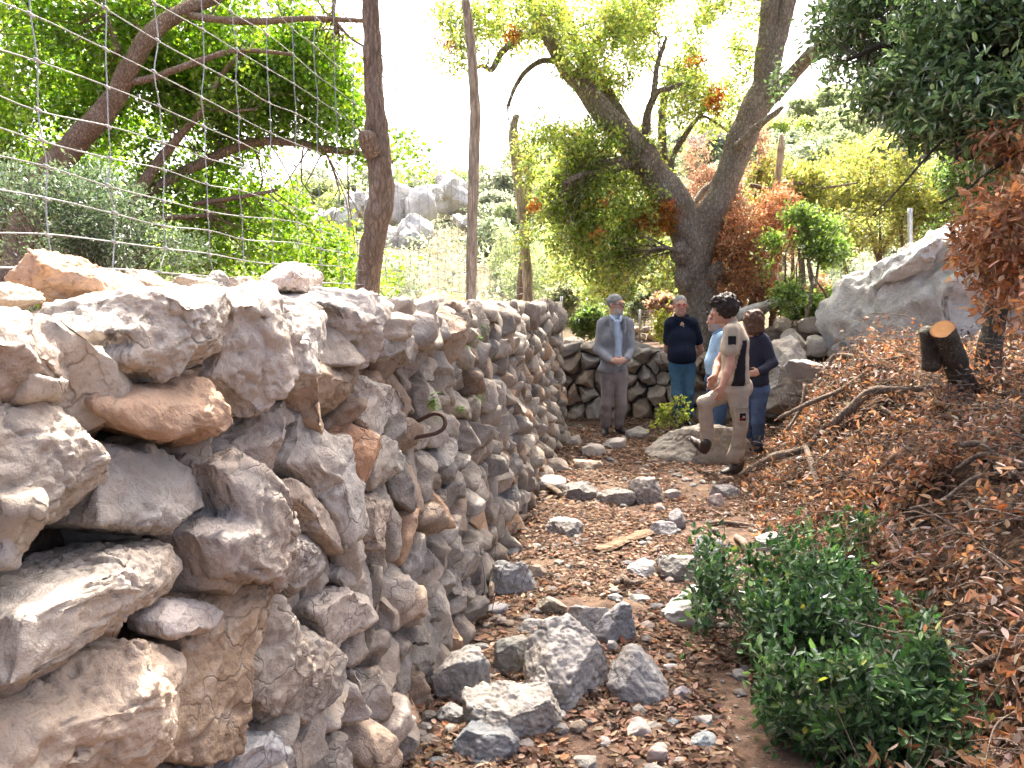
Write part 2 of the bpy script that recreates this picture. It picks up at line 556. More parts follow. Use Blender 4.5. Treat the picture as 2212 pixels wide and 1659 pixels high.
# ================================================================== the ground
WA, WB, WC = -0.83, 0.153, 0.06           # wall face: x = WA + WB*y - WC*z
WALL_END = 9.62
def wall_x(y, z=0.0): return WA + WB * np.asarray(y, dtype=float) - WC * z
def terrain(x, y):
    x = np.asarray(x, dtype=float); y = np.asarray(y, dtype=float)
    p = np.stack([x, y, np.zeros_like(x)], -1)
    z = 0.035 * fbm(p * 0.9, 3, 5) + 0.012 * fbm(p * 4.0, 3, 8)
    z = z + 0.10 * sstep(2.2, 5.0, x) * sstep(2, 5, y)
    left = 1.12 * sstep(0.45, 0.8, wall_x(np.minimum(y, 12), 0) - x)
    back = 0.82 * sstep(11.3, 11.7, y + 0.13 * x)
    z = np.maximum(z, np.maximum(left, back) + 0.5 * z)
    t = np.clip((y - 17.0) / 55.0, 0, 1)
    ridge = np.clip(12.4 + 0.20 * x, 6, 24)
    hill = ridge * t ** 1.1 * (1 - 0.5 * sstep(75, 140, y))
    z = z + hill * (1 + 0.10 * fbm(p * 0.06, 3, 14)) + 0.9 * t * fbm(p * 0.25, 3, 19)
    return z
def build_ground():
    xs = np.sinh(np.linspace(-4.6, 4.6, 220)) * 2.1 + 1.0
    ys = np.concatenate([np.linspace(-9, 1.0, 14), np.linspace(1.3, 12.4, 140), 12.4 + np.geomspace(0.1, 150, 90)])
    X, Y = np.meshgrid(xs, ys, indexing='ij')
    Z = terrain(X, Y)
    V = np.stack([X, Y, Z], -1).reshape(-1, 3)
    n, m = X.shape
    i, j = np.meshgrid(np.arange(n - 1), np.arange(m - 1), indexing='ij')
    F = np.stack([i * m + j, (i + 1) * m + j, (i + 1) * m + j + 1, i * m + j + 1], -1).reshape(-1, 4)
    far = sstep(14, 22, V[:, 1])[:, None]
    soil = np.array((0.115, 0.073, 0.052)); scrub = np.array((0.15, 0.155, 0.085))
    s = NT('earth')
    v = s.coord(shuffle=False)
    n1 = s.noise(v, 1.3, 4); n2 = s.noise(v, 14, 6, 0.65); n3 = s.noise(v, 90, 4, 0.6)
    c = s.mix(s.ramp(n2, 0.38, 0.62), s.tint(), (0.06, 0.04, 0.03))
    c = s.mix(s.math('MULTIPLY', s.ramp(n1, 0.45, 0.65), 0.3), c, (0.24, 0.17, 0.11))
    c = s.mix(s.math('MULTIPLY', s.ramp(n3, 0.62, 0.70), 0.4), c, (0.28, 0.23, 0.19))
    mat = s.finish(c, 0.97, s.math('ADD', n2, s.math('MULTIPLY', n3, 0.5)), 0.8, 0.02, 0.1)
    o = wobj('ground', V, F, mat, tint=soil * (1 - far) + scrub * far, center=np.zeros(3))
    tag(o, kind='structure')
build_ground()

# ================================================================== dry stone walls
LIME = [(0.43, 0.375, 0.31), (0.36, 0.32, 0.27), (0.49, 0.435, 0.37), (0.42, 0.32, 0.235), (0.32, 0.30, 0.27)]
def clip_half(poly, a, c):
    """keep points with a.x <= c"""
    out = []
    for i in range(len(poly)):
        p, q = poly[i], poly[(i + 1) % len(poly)]
        dp, dq = p @ a - c, q @ a - c
        if dp <= 0: out.append(p)
        if dp * dq < 0: out.append(p + (q - p) * dp / (dp - dq))
    return np.array(out) if out else np.zeros((0, 2))
def cells(seeds, box, near=26):
    res = []
    for i, s in enumerate(seeds):
        d2 = ((seeds - s) ** 2).sum(1)
        poly = np.array([(box[0], box[2]), (box[1], box[2]), (box[1], box[3]), (box[0], box[3])], dtype=float)
        for j in np.argsort(d2)[1:near]:
            a = seeds[j] - s
            poly = clip_half(poly, a, a @ (seeds[j] + s) / 2)
            if len(poly) < 3: break
        res.append(poly)
    return res
def rubble_seeds(rs, s0, s1, z0, z1, w, h):
    out = []
    z = z0 + h / 2
    row = 0
    while z < z1:
        s = s0 + rs.uniform(0, w)
        while s < s1:
            out.append((s + rs.normal() * w * 0.12, z + rs.normal() * h * 0.20))
            s += w * rs.uniform(0.65, 1.4)
        z += h * rs.uniform(0.9, 1.1)
        row += 1
    return np.array(out)
def inside(poly, p):
    poly = np.asarray(poly, dtype=float)
    x, y = p
    c = False
    for i in range(len(poly)):
        (x1, y1), (x2, y2) = poly[i], poly[i - 1]
        if (y1 > y) != (y2 > y) and x < (x2 - x1) * (y - y1) / (y2 - y1) + x1:
            c = not c
    return c
def centroid(poly):
    poly = np.asarray(poly, dtype=float)
    x, y = poly[:, 0], poly[:, 1]
    x2, y2 = np.roll(x, -1), np.roll(y, -1)
    cr = x * y2 - x2 * y
    A = cr.sum() / 2
    if abs(A) < 1e-9: return poly.mean(0), 0
    return np.array((((x + x2) * cr).sum(), ((y + y2) * cr).sum())) / (6 * A), abs(A)

EU, EV = unit((WB, 1, 0)), unit((-WC, 0, 1))
EN = unit(np.cross(EU, EV))
WO = np.array((WA, 0.0, 0.0))
def to_wall(px):
    """photo point -> (along, up) on the wall face"""
    u, v = ray(*px)
    Y = (WA - WC * CAM_H) / (u - WB + WC * v)
    p = np.array((u * Y, Y, CAM_H + v * Y)) - WO
    return np.array((p @ EU, p @ EV))
TRACED = [  # outline in photo units, tint, outward offset
 ([(-60,650),(0,640),(60,638),(130,680),(178,730),(165,790),(125,855),(60,866),(-60,850)], (0.40,0.33,0.27), 0.05),
 ([(145,690),(215,650),(330,612),(420,606),(470,650),(484,740),(440,778),(330,803),(260,832),(195,840),(150,828),(138,790),(176,735)], (0.47,0.43,0.37), 0.06),
 ([(205,838),(285,812),(440,800),(490,830),(524,915),(500,938),(420,948),(345,928),(260,905),(212,872)], (0.42,0.29,0.20), 0.05),
 ([(480,648),(560,608),(640,638),(692,650),(682,720),(655,780),(642,850),(560,900),(525,915),(495,840),(472,790),(486,740)], (0.48,0.44,0.39), 0.03),
 ([(525,915),(570,880),(642,850),(648,920),(622,990),(592,1032),(550,1012),(500,962)], (0.44,0.39,0.34), 0.02),
 ([(690,650),(650,614),(760,612),(840,640),(812,690),(770,772),(720,735),(694,690)], (0.50,0.46,0.41), 0.05),
 ([(788,722),(812,690),(845,650),(875,690),(885,740),(870,772),(830,778)], (0.38,0.36,0.33), 0.05),
 ([(686,742),(712,736),(742,790),(772,850),(745,887),(680,862),(645,857)], (0.42,0.33,0.24), 0.02),
 ([(752,770),(800,775),(850,815),(862,870),(832,916),(790,922),(767,880),(775,840)], (0.48,0.44,0.38), 0.04),
 ([(-80,885),(90,852),(165,842),(195,870),(242,950),(217,1030),(195,1090),(110,1182),(60,1190),(-80,1100)], (0.37,0.33,0.28), 0.04),
 ([(252,932),(330,936),(400,970),(442,1030),(452,1088),(400,1120),(330,1130),(205,1112),(222,1030)], (0.35,0.33,0.30), 0.03),
 ([(430,992),(490,962),(560,1012),(612,1080),(660,1130),(712,1185),(706,1240),(640,1302),(600,1290),(540,1240),(430,1225),(392,1130),(457,1090)], (0.33,0.30,0.27), 0.04),
 ([(575,1042),(620,1020),(680,1050),(712,1110),(714,1182),(660,1130),(610,1080)], (0.50,0.42,0.34), 0.05),
 ([(622,990),(652,880),(700,876),(737,900),(747,980),(752,1060),(757,1130),(716,1176),(692,1060),(650,1012)], (0.48,0.45,0.40), 0.03),
 ([(740,932),(770,870),(802,920),(810,985),(797,1010),(760,1052),(744,1000)], (0.47,0.27,0.16), 0.05),
 ([(810,926),(840,930),(868,970),(852,1020),(800,1042),(792,1010)], (0.46,0.43,0.37), 0.03),
 ([(-40,1070),(40,1100),(66,1150),(52,1200),(0,1242),(-40,1250)], (0.36,0.34,0.32), 0.05),
 ([(-80,1310),(120,1212),(250,1170),(370,1140),(412,1190),(397,1240),(342,1292),(250,1332),(160,1352),(80,1392),(-80,1470)], (0.52,0.47,0.40), 0.06),
 ([(315,1322),(360,1282),(420,1280),(449,1302),(420,1347),(370,1367),(325,1352)], (0.50,0.45,0.41), 0.07),
 ([(378,1262),(440,1231),(552,1229),(564,1262),(528,1380),(522,1500),(507,1592),(420,1622),(350,1612),(334,1562),(370,1430),(400,1350)], (0.30,0.22,0.15), 0.04),
 ([(-80,1520),(100,1452),(200,1382),(300,1370),(376,1390),(382,1422),(352,1530),(332,1600),(292,1690),(-80,1720)], (0.47,0.38,0.29), 0.05),
 ([(-40,1468),(100,1394),(160,1352),(157,1410),(60,1472),(-40,1512)], (0.38,0.29,0.22), 0.03),
 ([(530,1400),(562,1252),(620,1292),(680,1310),(702,1390),(692,1480),(650,1540),(612,1560),(562,1508),(530,1480)], (0.31,0.28,0.24), 0.03),
 ([(490,1700),(530,1540),(562,1505),(602,1562),(622,1640),(630,1700)], (0.43,0.43,0.42), 0.04),
 ([(672,1300),(702,1250),(740,1240),(782,1270),(792,1320),(752,1352),(704,1392)], (0.45,0.39,0.33), 0.04),
 ([(750,1190),(802,1180),(817,1240),(790,1300),(760,1270),(722,1230)], (0.44,0.40,0.35), 0.03),
 ([(760,1062),(802,1040),(837,1050),(832,1100),(802,1172),(762,1162)], (0.47,0.40,0.33), 0.04),
 ([(336,1620),(420,1630),(500,1600),(490,1720),(320,1720)], (0.36,0.35,0.33), 0.02),
]
def tinted(base, q, rs, amt=0.10):
    n = vnoise(q * 9 + rs.uniform(0, 90, 3), 3)[:, None]
    return np.clip(np.asarray(base) * (1 + amt * n) * (1 + 0.05 * rs.normal()), 0.02, 0.9)
def build_wall():
    rs = np.random.default_rng(21)
    root = thing('dry_stone_wall', 'long dry stone wall of rough limestone blocks along the left of the path', 'wall', (wall_x(4.0), 4.0, 0)); root['kind'] = 'thing'
    # rubble core behind the face stones
    ys = np.linspace(-1.2, WALL_END - 0.1, 60)
    ring = []
    for y in ys:
        top = 1.50 - 0.17 * sstep(8.0, 9.5, y)
        ring.append([(wall_x(y) - 0.17, y, -0.1), (wall_x(y, top) - 0.17, y, top), (wall_x(y) - 1.12, y, top), (wall_x(y) - 1.12, y, -0.1)])
    V = np.array(ring).reshape(-1, 3)
    V = V + 0.03 * np.stack([fbm(V * 5, 2, k) for k in (1, 2, 3)], -1)
    i, j = np.meshgrid(np.arange(len(ys) - 1), np.arange(4), indexing='ij')
    F = np.stack([i * 4 + j, i * 4 + (j + 1) % 4, (i + 1) * 4 + (j + 1) % 4, (i + 1) * 4 + j], -1).reshape(-1, 4)
    e = (len(ys) - 1) * 4
    F = np.vstack([F, [(e, e + 1, e + 2, e + 3)], [(3, 2, 1, 0)]])
    wobj('rubble_core', V, F, plain('core_earth', (0.13, 0.095, 0.07), 0.97, 25, 0.4, 0.8, bdist=0.03), root, smooth=False)
    stones = []   # (size in picture, vertices, faces, tint)
    polys = []
    def put(poly, tint, off, front, back, level, cuts=6, rough=0.10, boxy=3.2, tilt=0.0, fine=0.035):
        c, A = centroid(poly)
        if A < 0.002: return
        q, F = stone_shape(level, rs, (np.asarray(poly) - c) * 1.06, front=front, back=back, boxy=boxy, cuts=cuts, rough=rough, fine=fine)
        a, b = rs.normal(size=2) * tilt
        n = unit(EN + a * EU + b * EV)
        o = WO + c[0] * EU + c[1] * EV + off * EN
        V = frame_pts(q, o, EU, EV, n)
        dist = max(o[1], 0.8)
        stones.append((A * (front + 0.02) / dist ** 3, V, F, tinted(tint, q, rs)))
    for outline, tint, off in TRACED:
        poly = np.array([to_wall(p) for p in outline])
        polys.append(poly)
        c, A = centroid(poly)
        r = math.sqrt(A)
        put(poly, np.array(tint) * 0.92, off - 0.05, min(0.105, 0.31 * r), min(0.3, 0.7 * r), 6 if r / max(c[0], .9) > 0.17 else 5, cuts=6, rough=0.05, boxy=5.0, tilt=0.05, fine=0.045)
    shrunk = [(lambda c: c + (p - c) * 0.72)(centroid(p)[0]) for p in polys]
    seeds = rubble_seeds(rs, 0.3, 9.72, 0.0, 1.60, 0.195, 0.122)
    keep = []
    for s in seeds:
        top = 1.60 - 0.20 * sstep(8.2, 9.6, s[0])
        if s[1] > top: continue
        keep.append(s)
    seeds = np.array(keep)
    for s, poly in zip(seeds, cells(seeds, (0.2, 9.74, -0.06, 1.64))):
        if len(poly) < 3: continue
        if any(inside(sh, s) for sh in shrunk): continue
        behind = any(inside(p, s) for p in polys)
        c, A = centroid(poly)
        if A < 0.003: continue
        Y = max(s[0], 0.5)
        level = 5 if Y < 1.25 and not behind else 4 if Y < 4.2 and not behind else 3 if Y < 6.5 else 2
        r = math.sqrt(A)
        base = np.array(LIME[rs.choice(5, p=[.32, .32, .12, .14, .10])]) * rs.uniform(0.60, 1.0)
        if rs.random() < 0.05: base = np.array((0.46, 0.30, 0.19))
        put(c + (poly - c) * rs.uniform(0.94, 1.12), base, (-0.10 if behind else -0.06) + rs.normal() * 0.026, rs.uniform(0.55, 1.0) * r * 0.9, rs.uniform(0.6, 0.9) * r, level,
            cuts=int(rs.integers(4, 8)), rough=0.11, boxy=rs.uniform(3.0, 5.5), tilt=0.26, fine=0.085)
    # cap stones over the top
    def cap(s, inset, z, sx, sy, sz, tint, level, seed_rot):
        q, F = stone_shape(level, rs, size=(sx, sy, sz), boxy=3.6, cuts=7, rough=0.10, fine=0.05)
        a = seed_rot
        o = np.array((wall_x(s, z) - inset, s, z))
        V = frame_pts(q, o, (math.cos(a), math.sin(a), 0), (-math.sin(a), math.cos(a), 0), unit((rs.normal() * .12, rs.normal() * .12, 1)))
        stones.append((sx * sz / max(s, 0.8) ** 2.2 * 0.6, V, F, tinted(tint, q, rs)))
    for outline, Y, th, tint, lv in [
        ([(12, 600), (50, 560), (110, 544), (160, 568), (235, 580), (275, 600), (292, 640), (200, 655), (130, 676), (70, 648)], 1.62, 0.12, (0.50, 0.33, 0.22), 6),
        ([(265, 590), (300, 582), (345, 615), (330, 650), (280, 650)], 2.0, 0.10, (0.48, 0.36, 0.26), 5),
        ([(445, 590), (470, 584), (482, 600), (476, 630), (446, 632)], 2.35, 0.07, (0.36, 0.34, 0.32), 5),
        ([(476, 606), (530, 596), (560, 620), (530, 645), (480, 640)], 2.5, 0.08, (0.48, 0.38, 0.30), 5),
        ([(575, 600), (612, 566), (660, 572), (692, 598), (690, 640), (590, 640)], 2.6, 0.14, (0.50, 0.42, 0.37), 6),
        ([(335, 612), (400, 596), (450, 606), (450, 640), (340, 640)], 2.15, 0.10, (0.47, 0.40, 0.33), 5),
        ([(-60, 640), (-20, 610), (20, 625), (30, 650), (-40, 680)], 1.35, 0.12, (0.45, 0.38, 0.31), 5)]:
        pts = np.array([P(x, y, Y)[[0, 2]] for x, y in outline])
        c, A = centroid(pts)
        q, F = stone_shape(lv, rs, (pts - c) * 1.03, front=th, back=th, boxy=4.0, cuts=6, rough=0.06, fine=0.05)
        V = frame_pts(q, (c[0], Y, c[1]), (1, 0, 0), (0, 0, 1), (0, -1, 0))
        stones.append((1.0, V, F, tinted(tint, q, rs)))
    for k in range(210):
        s = rs.uniform(1.2, 9.5) if k > 60 else rs.uniform(2.4, 9.3)
        inset = rs.uniform(0.05, 0.95) if k > 60 else rs.uniform(0.06, 0.3)
        z = 1.54 + rs.uniform(-0.02, 0.03) - 0.20 * sstep(8.4, 9.5, s) + 0.04 * sstep(0.3, 0.9, inset)
        if s < 2.4: z -= 0.03
        a = rs.uniform(0.07, 0.16)
        cap(s, inset, z, a * rs.uniform(0.8, 1.3), a * rs.uniform(0.9, 1.5), a * rs.uniform(0.4, 0.62),
            np.array(LIME[rs.choice(5)]) * rs.uniform(0.95, 1.15), 4 if s < 3.0 else 3 if s < 6.5 else 2, rs.uniform(0, 3))
    for k in range(26):     # quoins at the far end
        z = 0.1 + (k // 4) * 0.21
        cap(WALL_END + rs.uniform(-0.12, 0.04), (k % 4) * 0.25 + 0.06, z, 0.13, 0.12, 0.10, LIME[rs.choice(5)], 3, rs.uniform(0, 3))
    stones.sort(key=lambda t: -t[0])
    for k, (_, V, F, T) in enumerate(stones[:299]):
        wobj('stone', V, F, M['stone'], root, T, center=V.mean(0))
    a = Acc()
    for _, V, F, T in stones[299:]: a.add(V, F, T)
    o = a.build('stones', M['stone'], root)
    o['kind'] = 'stuff'
    print('wall stones', len(stones), round(time.time() - T0, 1))
build_wall()

def build_back_wall():
    rs = np.random.default_rng(5)
    A, B = np.array((0.45, 11.12, 0)), np.array((4.75, 10.62, 0))
    root = thing('field_wall', 'low dry stone wall of rounded boulders behind the standing people', 'wall', (A + B) / 2); root['kind'] = 'thing'
    eu = unit(B - A); ev = np.array((0, 0, 1.0)); en = np.cross(eu, ev)
    L = np.linalg.norm(B - A)
    def topz(s): return 1.0 + 0.05 * math.sin(s * 2.3) - 0.10 * float(sstep(1.0, 2.2, s)) + 0.30 * float(sstep(3.0, 3.7, s))
    seeds = np.array([s for s in rubble_seeds(rs, 0.0, L, 0.0, 1.45, 0.27, 0.21) if s[1] < topz(s[0]) - 0.04])
    st = []
    for s, poly in zip(seeds, cells(seeds, (-0.1, L, -0.05, 1.5))):
        if len(poly) < 3: continue
        c, ar = centroid(poly)
        poly = np.array([(p[0], min(p[1], topz(p[0]) + 0.03)) for p in poly])
        c, ar = centroid(poly)
        if ar < 0.006: continue
        r = math.sqrt(ar)
        q, F = stone_shape(4, rs, (poly - c) * 0.99, front=0.62 * r, back=0.6 * r, boxy=rs.uniform(2.8, 4.2), cuts=6, rough=0.085, fine=0.04)
        o = A + eu * c[0] + ev * c[1] + en * (-0.12 + rs.normal() * 0.02)
        st.append((frame_pts(q, o, eu, ev, en), F, tinted(np.array(LIME[rs.choice(5, p=[.3, .3, .1, .2, .1])]) * rs.uniform(0.8, 1.05), q, rs)))
    for k in range(34):
        s = rs.uniform(0, L)
        a = rs.uniform(0.11, 0.2)
        q, F = stone_shape(4, rs, size=(a * 1.2, a, a * 0.7), boxy=2.5, cuts=7, rough=0.1)
        o = A + eu * s + ev * (topz(s) - 0.05) - en * rs.uniform(0.1, 0.55)
        st.append((frame_pts(q, o, eu, -en, ev), F, tinted(LIME[rs.choice(5)], q, rs)))
    for V, F, T in st: wobj('stone', V, F, M['rock_warm'], root, T, center=V.mean(0))
    ss = np.linspace(0, L, 30)
    V = np.array([[A + eu * s + en * -0.2, A + eu * s + en * -0.2 + ev * (topz(s) - 0.1), A + eu * s - en * 0.7 + ev * (topz(s) - 0.1), A + eu * s - en * 0.7] for s in ss]).reshape(-1, 3)
    i, j = np.meshgrid(np.arange(len(ss) - 1), np.arange(4), indexing='ij')
    F = np.stack([i * 4 + j, i * 4 + (j + 1) % 4, (i + 1) * 4 + (j + 1) % 4, (i + 1) * 4 + j], -1).reshape(-1, 4)
    wobj('rubble_core', V, F, bpy.data.materials['core_earth'], root, smooth=False)
build_back_wall()

# ================================================================== loose rocks on the path
def Z5(a, b, c, d): return (756 + a * .3815, 1026 + b * .3815, 756 + c * .3815, 1026 + d * .3815)
def Z6(a, b, c, d): return (1404 + a * .3814, 1026 + b * .3814, 1404 + c * .3814, 1026 + d * .3814)
GREY, PALE, WHITE, BLUE, TAN, PINK = (0.30, 0.29, 0.28), (0.47, 0.44, 0.39), (0.60, 0.58, 0.55), (0.26, 0.29, 0.31), (0.45, 0.36, 0.28), (0.52, 0.42, 0.38)
ROCKS = [
 (Z5(480, 970, 785, 1300), GREY, 'angular grey rock against the foot of the long wall, left of the pale round rock'),
 (Z5(680, 1140, 1155, 1525), PALE, 'rounded pale limestone rock, nearest of the large rocks on the path'),
 (Z5(1010, 835, 1470, 1305), (0.42, 0.395, 0.36), 'largest jagged pitted rock in the middle of the near cluster'),
 (Z5(830, 880, 1060, 1130), (0.29, 0.295, 0.27), 'grey green rock leaning on the left side of the largest jagged rock'),
 (Z5(1470, 990, 1770, 1290), (0.33, 0.32, 0.31), 'square grey rock on the right of the near cluster'),
 (Z5(1240, 700, 1460, 910), (0.52, 0.5, 0.46), 'whitish crusty rock just left of a blue grey block'),
 (Z5(1375, 700, 1635, 950), (0.40, 0.40, 0.40), 'blue grey block with a white top, behind the near cluster'),
 (Z5(800, 445, 1050, 680), (0.34, 0.34, 0.34), 'upright grey rock leaning towards the path beside the wall foot'),
 (Z5(1060, 665, 1220, 780), (0.32, 0.28, 0.22), 'small brown grey rock between the wall and the whitish rock'),
 (Z5(1570, 455, 1745, 575), (0.47, 0.45, 0.43), 'flat pale rock in the middle of the path near a wooden plank'),
 (Z5(1745, 405, 1965, 590), (0.40, 0.38, 0.34), 'peaked wedge shaped rock right of the flat pale rock'),
 (Z5(1955, 335, 2130, 475), BLUE, 'blue grey rock between the plank and the green shrub'),
 (Z5(1695, 260, 1840, 355), (0.36, 0.36, 0.37), 'grey rock at the right end of the wooden plank'),
 (Z5(1805, 200, 1905, 310), (0.33, 0.32, 0.33), 'narrow dark grey rock standing behind the plank'),
 (Z5(1770, 590, 2110, 850), WHITE, 'sunlit white rock half hidden behind the green shrub'),
 (Z5(1100, 245, 1320, 360), (0.31, 0.29, 0.27), 'low rough grey rock lying in leaf litter beside the wall'),
 (Z5(1070, 0, 1220, 95), (0.48, 0.42, 0.38), 'pinkish white rock at the foot of the wall end'),
 (Z5(1190, 5, 1390, 140), (0.30, 0.28, 0.26), 'dark grey rock right of the pinkish white rock'),
 (Z5(1410, 50, 1610, 170), (0.40, 0.37, 0.33), 'tan grey rock in front of the foot boulder, left of a pair'),
 (Z5(1580, -5, 1765, 160), (0.38, 0.35, 0.32), 'tall tan grey rock in front of the foot boulder, right of a pair'),
 (Z5(490, 1285, 660, 1400), (0.33, 0.32, 0.31), 'thin grey slab tucked left of the pale rounded rock'),
 (Z5(570, 1385, 935, 1640), (0.25, 0.27, 0.28), 'half buried blue grey slab under the pale rounded rock'),
 (Z5(1555, 1370, 1700, 1490), (0.46, 0.42, 0.39), 'pale wedge of stone alone in the near leaf litter'),
 (Z5(1940, 1445, 2085, 1560), (0.30, 0.34, 0.35), 'smooth blue green stone at the lower edge of the green shrub'),
 (Z5(1690, 1525, 1800, 1640), PINK, 'pitted pinkish stone at the bottom of the path'),
 (Z5(1005, 495, 1110, 580), TAN, 'flat tan stone right of the upright grey rock'),
 (Z5(755, 705, 890, 790), (0.36, 0.34, 0.34), 'low grey stone at the wall foot below the upright grey rock'),
 (Z5(945, 805, 1105, 905), (0.36, 0.35, 0.33), 'flat grey stone behind the grey green rock'),
 (Z5(1440, 930, 1530, 1005), (0.45, 0.43, 0.4), 'small pale stone between the blue grey block and the square grey rock'),
 (Z5(1955, 1335, 2060, 1420), (0.55, 0.54, 0.5), 'small white stone beside the near edge of the green shrub'),
 (Z5(1720, 155, 1790, 215), (0.44, 0.40, 0.37), 'small pale stone in the sunny patch of path'),
 (Z5(1400, 1490, 1470, 1550), (0.42, 0.40, 0.38), 'little round stone below the pale wedge'),
 (Z5(1780, 1050, 1860, 1110), (0.36, 0.36, 0.36), 'little grey stone right of the square grey rock'),
 (Z5(1830, 1180, 1925, 1260), (0.36, 0.33, 0.35), 'little violet grey stone below and right of the square grey rock'),
 (Z5(1575, 660, 1690, 715), (0.48, 0.47, 0.44), 'low white stone behind the blue grey block'),
 (Z5(1460, 650, 1540, 700), (0.4, 0.4, 0.4), 'low grey stone behind the whitish crusty rock'),
 (Z5(1160, 1335, 1230, 1390), (0.52, 0.5, 0.47), 'little white pebble right of the pale rounded rock'),
 (Z5(885, 395, 975, 455), (0.46, 0.45, 0.44), 'small pale stone on top of the upright grey rock side'),
 (Z5(1780, 60, 1870, 140), (0.50, 0.45, 0.40), 'small sunlit cream stone on the right of the path'),
 (Z6(340, 35, 500, 130), (0.36, 0.34, 0.33), 'grey stone near the left tip of the dead brush pile'),
 (Z6(330, 105, 420, 190), PINK, 'pink stone in front of the grey stone by the brush pile'),
 (Z6(600, 290, 770, 440), (0.52, 0.47, 0.45), 'white and pink rock behind the green shrub top'),
 (Z6(435, 630, 590, 720), WHITE, 'white stone showing through the left side of the green shrub'),
 ((1218, 938, 1262, 962), (0.56, 0.52, 0.47), 'sunlit cream rock at the corner of the wall end'),
 ((1250, 955, 1305, 985), (0.54, 0.49, 0.44), 'flat sunlit rock in front of the wall end'),
 ((1300, 945, 1350, 970), (0.56, 0.52, 0.47), 'bright flat stone below the grey jacket'),
 ((1352, 918, 1400, 948), (0.46, 0.42, 0.37), 'pale stone between the jacket man and the foot boulder'),
 ((1170, 985, 1225, 1022), (0.44, 0.37, 0.31), 'reddish tan rock near the far foot of the wall'),
 ((1240, 985, 1300, 1015), (0.45, 0.36, 0.28), 'low tan rock in the middle of the far path'),
]
def rock_mesh(rs, box, tint, level, mat, name, label, depth=0.85, sink=0.12, Y=None, cat='rock', group=None, smoothness=(3.0, 4.5), rough=0.08, cuts=8):
    x0, y0, x1, y1 = box
    xc = (x0 + x1) / 2
    g = G(xc, y1)
    if Y is None: Y = g[1]
    v = -ray(xc, (y0 + y1) / 2)[1]
    al = math.atan(max(v, 0.02))
    sc = math.hypot(Y, CAM_H) / FPX
    W = (x1 - x0) * sc
    A = (y1 - y0) * sc
    D = depth * W
    H = max((A - D * 0.75 * math.sin(al)) / math.cos(al), 0.42 * A)
    q, F = stone_shape(level, rs, size=(W / 2 * 1.1, D / 2 * 1.05, H / 2 * 1.2), boxy=rs.uniform(*smoothness), cuts=cuts, rough=rough, fine=0.05)
    c = np.array((ray(xc, y1)[0] * (Y + D * 0.5), Y + D * 0.42, float(terrain(g[0], Y + D * 0.42)) + H * (0.5 - sink)))
    tz = rs.uniform(-0.35, 0.35)
    V = frame_pts(q, c, (math.cos(tz), math.sin(tz), 0), (-math.sin(tz), math.cos(tz), 0), unit((rs.normal() * .1, rs.normal() * .1, 1)))
    o = wobj(name, V, F, mat, None, tinted(tint, q, rs, 0.15))
    return tag(o, label, cat, group)
def build_rocks():
    rs = np.random.default_rng(77)
    for box, tint, label in ROCKS:
        w = box[2] - box[0]
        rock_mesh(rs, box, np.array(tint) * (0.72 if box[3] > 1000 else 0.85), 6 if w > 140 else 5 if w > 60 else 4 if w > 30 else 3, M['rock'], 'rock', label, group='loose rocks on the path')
build_rocks()
DEADPAL = [(0.33, 0.17, 0.09), (0.39, 0.22, 0.125), (0.25, 0.13, 0.075), (0.44, 0.29, 0.19), (0.40, 0.17, 0.07)]
# ================================================================== fence
def fence_x(y):
    y = np.asarray(y, dtype=float)
    a = -1.76 + 0.15 * y
    b = -0.451 + (y - 8.73) * (0.226 + 0.451) / (12.0 - 8.73)
    return np.where(y < 8.73, a, b)
M['wire'] = plain('galvanised_wire', (0.42, 0.43, 0.44), 0.4, 40, 0.2, metallic=0.4, spec=0.5)
M['pole'] = bark('weathered_pole', (0.34, 0.24, 0.17), (0.50, 0.39, 0.30), 30, 0.3, 0.8, (1, 1, 0.3))
M['pole_pale'] = bark('peeled_pole', (0.62, 0.48, 0.36), (0.78, 0.66, 0.54), 18, 0.2, 0.35, (1, 1, 0.15))
def build_fence():
    rs = np.random.default_rng(3)
    root = thing('wire_fence', 'tall galvanised wire mesh fence strung along the top of the long wall', 'fence', (fence_x(5.0), 5.0, 1.72))
    zs = [1.745, 1.845, 1.94, 2.037, 2.13, 2.232, 2.353, 2.472, 2.61, 2.75, 2.90, 3.05, 3.2, 3.36, 3.52, 3.68, 3.84, 4.0, 4.18, 4.36, 4.55]
    Ys = np.arange(1.52, 12.05, 0.3)
    nz, ny = len(zs), len(Ys)
    jit = rs.normal(size=(ny, nz, 3)) * np.array((0.004, 0.009, 0.005))
    sway = np.cumsum(rs.normal(size=(ny, nz)) * 0.007, axis=1) * 0.7
    node = np.zeros((ny, nz, 3))
    for a, y in enumerate(Ys):
        for b, z in enumerate(zs):
            node[a, b] = (float(fence_x(y)), y, z - 0.02 * math.sin(a * 0.9 + b) * 0.5)
    node += jit
    node[:, :, 1] += sway
    node[:, 0, 1] += rs.normal(size=ny) * 0.03
    for b in range(nz):
        pts = np.concatenate([node[:, b], np.full((ny, 1), 0.0024 if b else 0.0034)], 1)
        pts[:, 2] += 0.004 * np.sin(np.arange(ny) * 2.1 + b)
        tube_obj('line_wire', pts, M['wire'], root, sides=5, n=4)
    for a in range(ny):
        ac = Acc()
        pts = np.concatenate([node[a], np.full((nz, 1), 0.0022)], 1)
        add_tube(ac, pts, sides=5, n=4)
        for b in range(nz):
            d = np.array((0.15, 1, -0.25)) * 0.013
            c = node[a, b]
            add_tube(ac, np.array([[*(c - d), 0.0045], [*c, 0.006], [*(c + d), 0.0045]]), sides=5, n=2)
        ac.build('stay_wire', M['wire'], root)
build_fence()
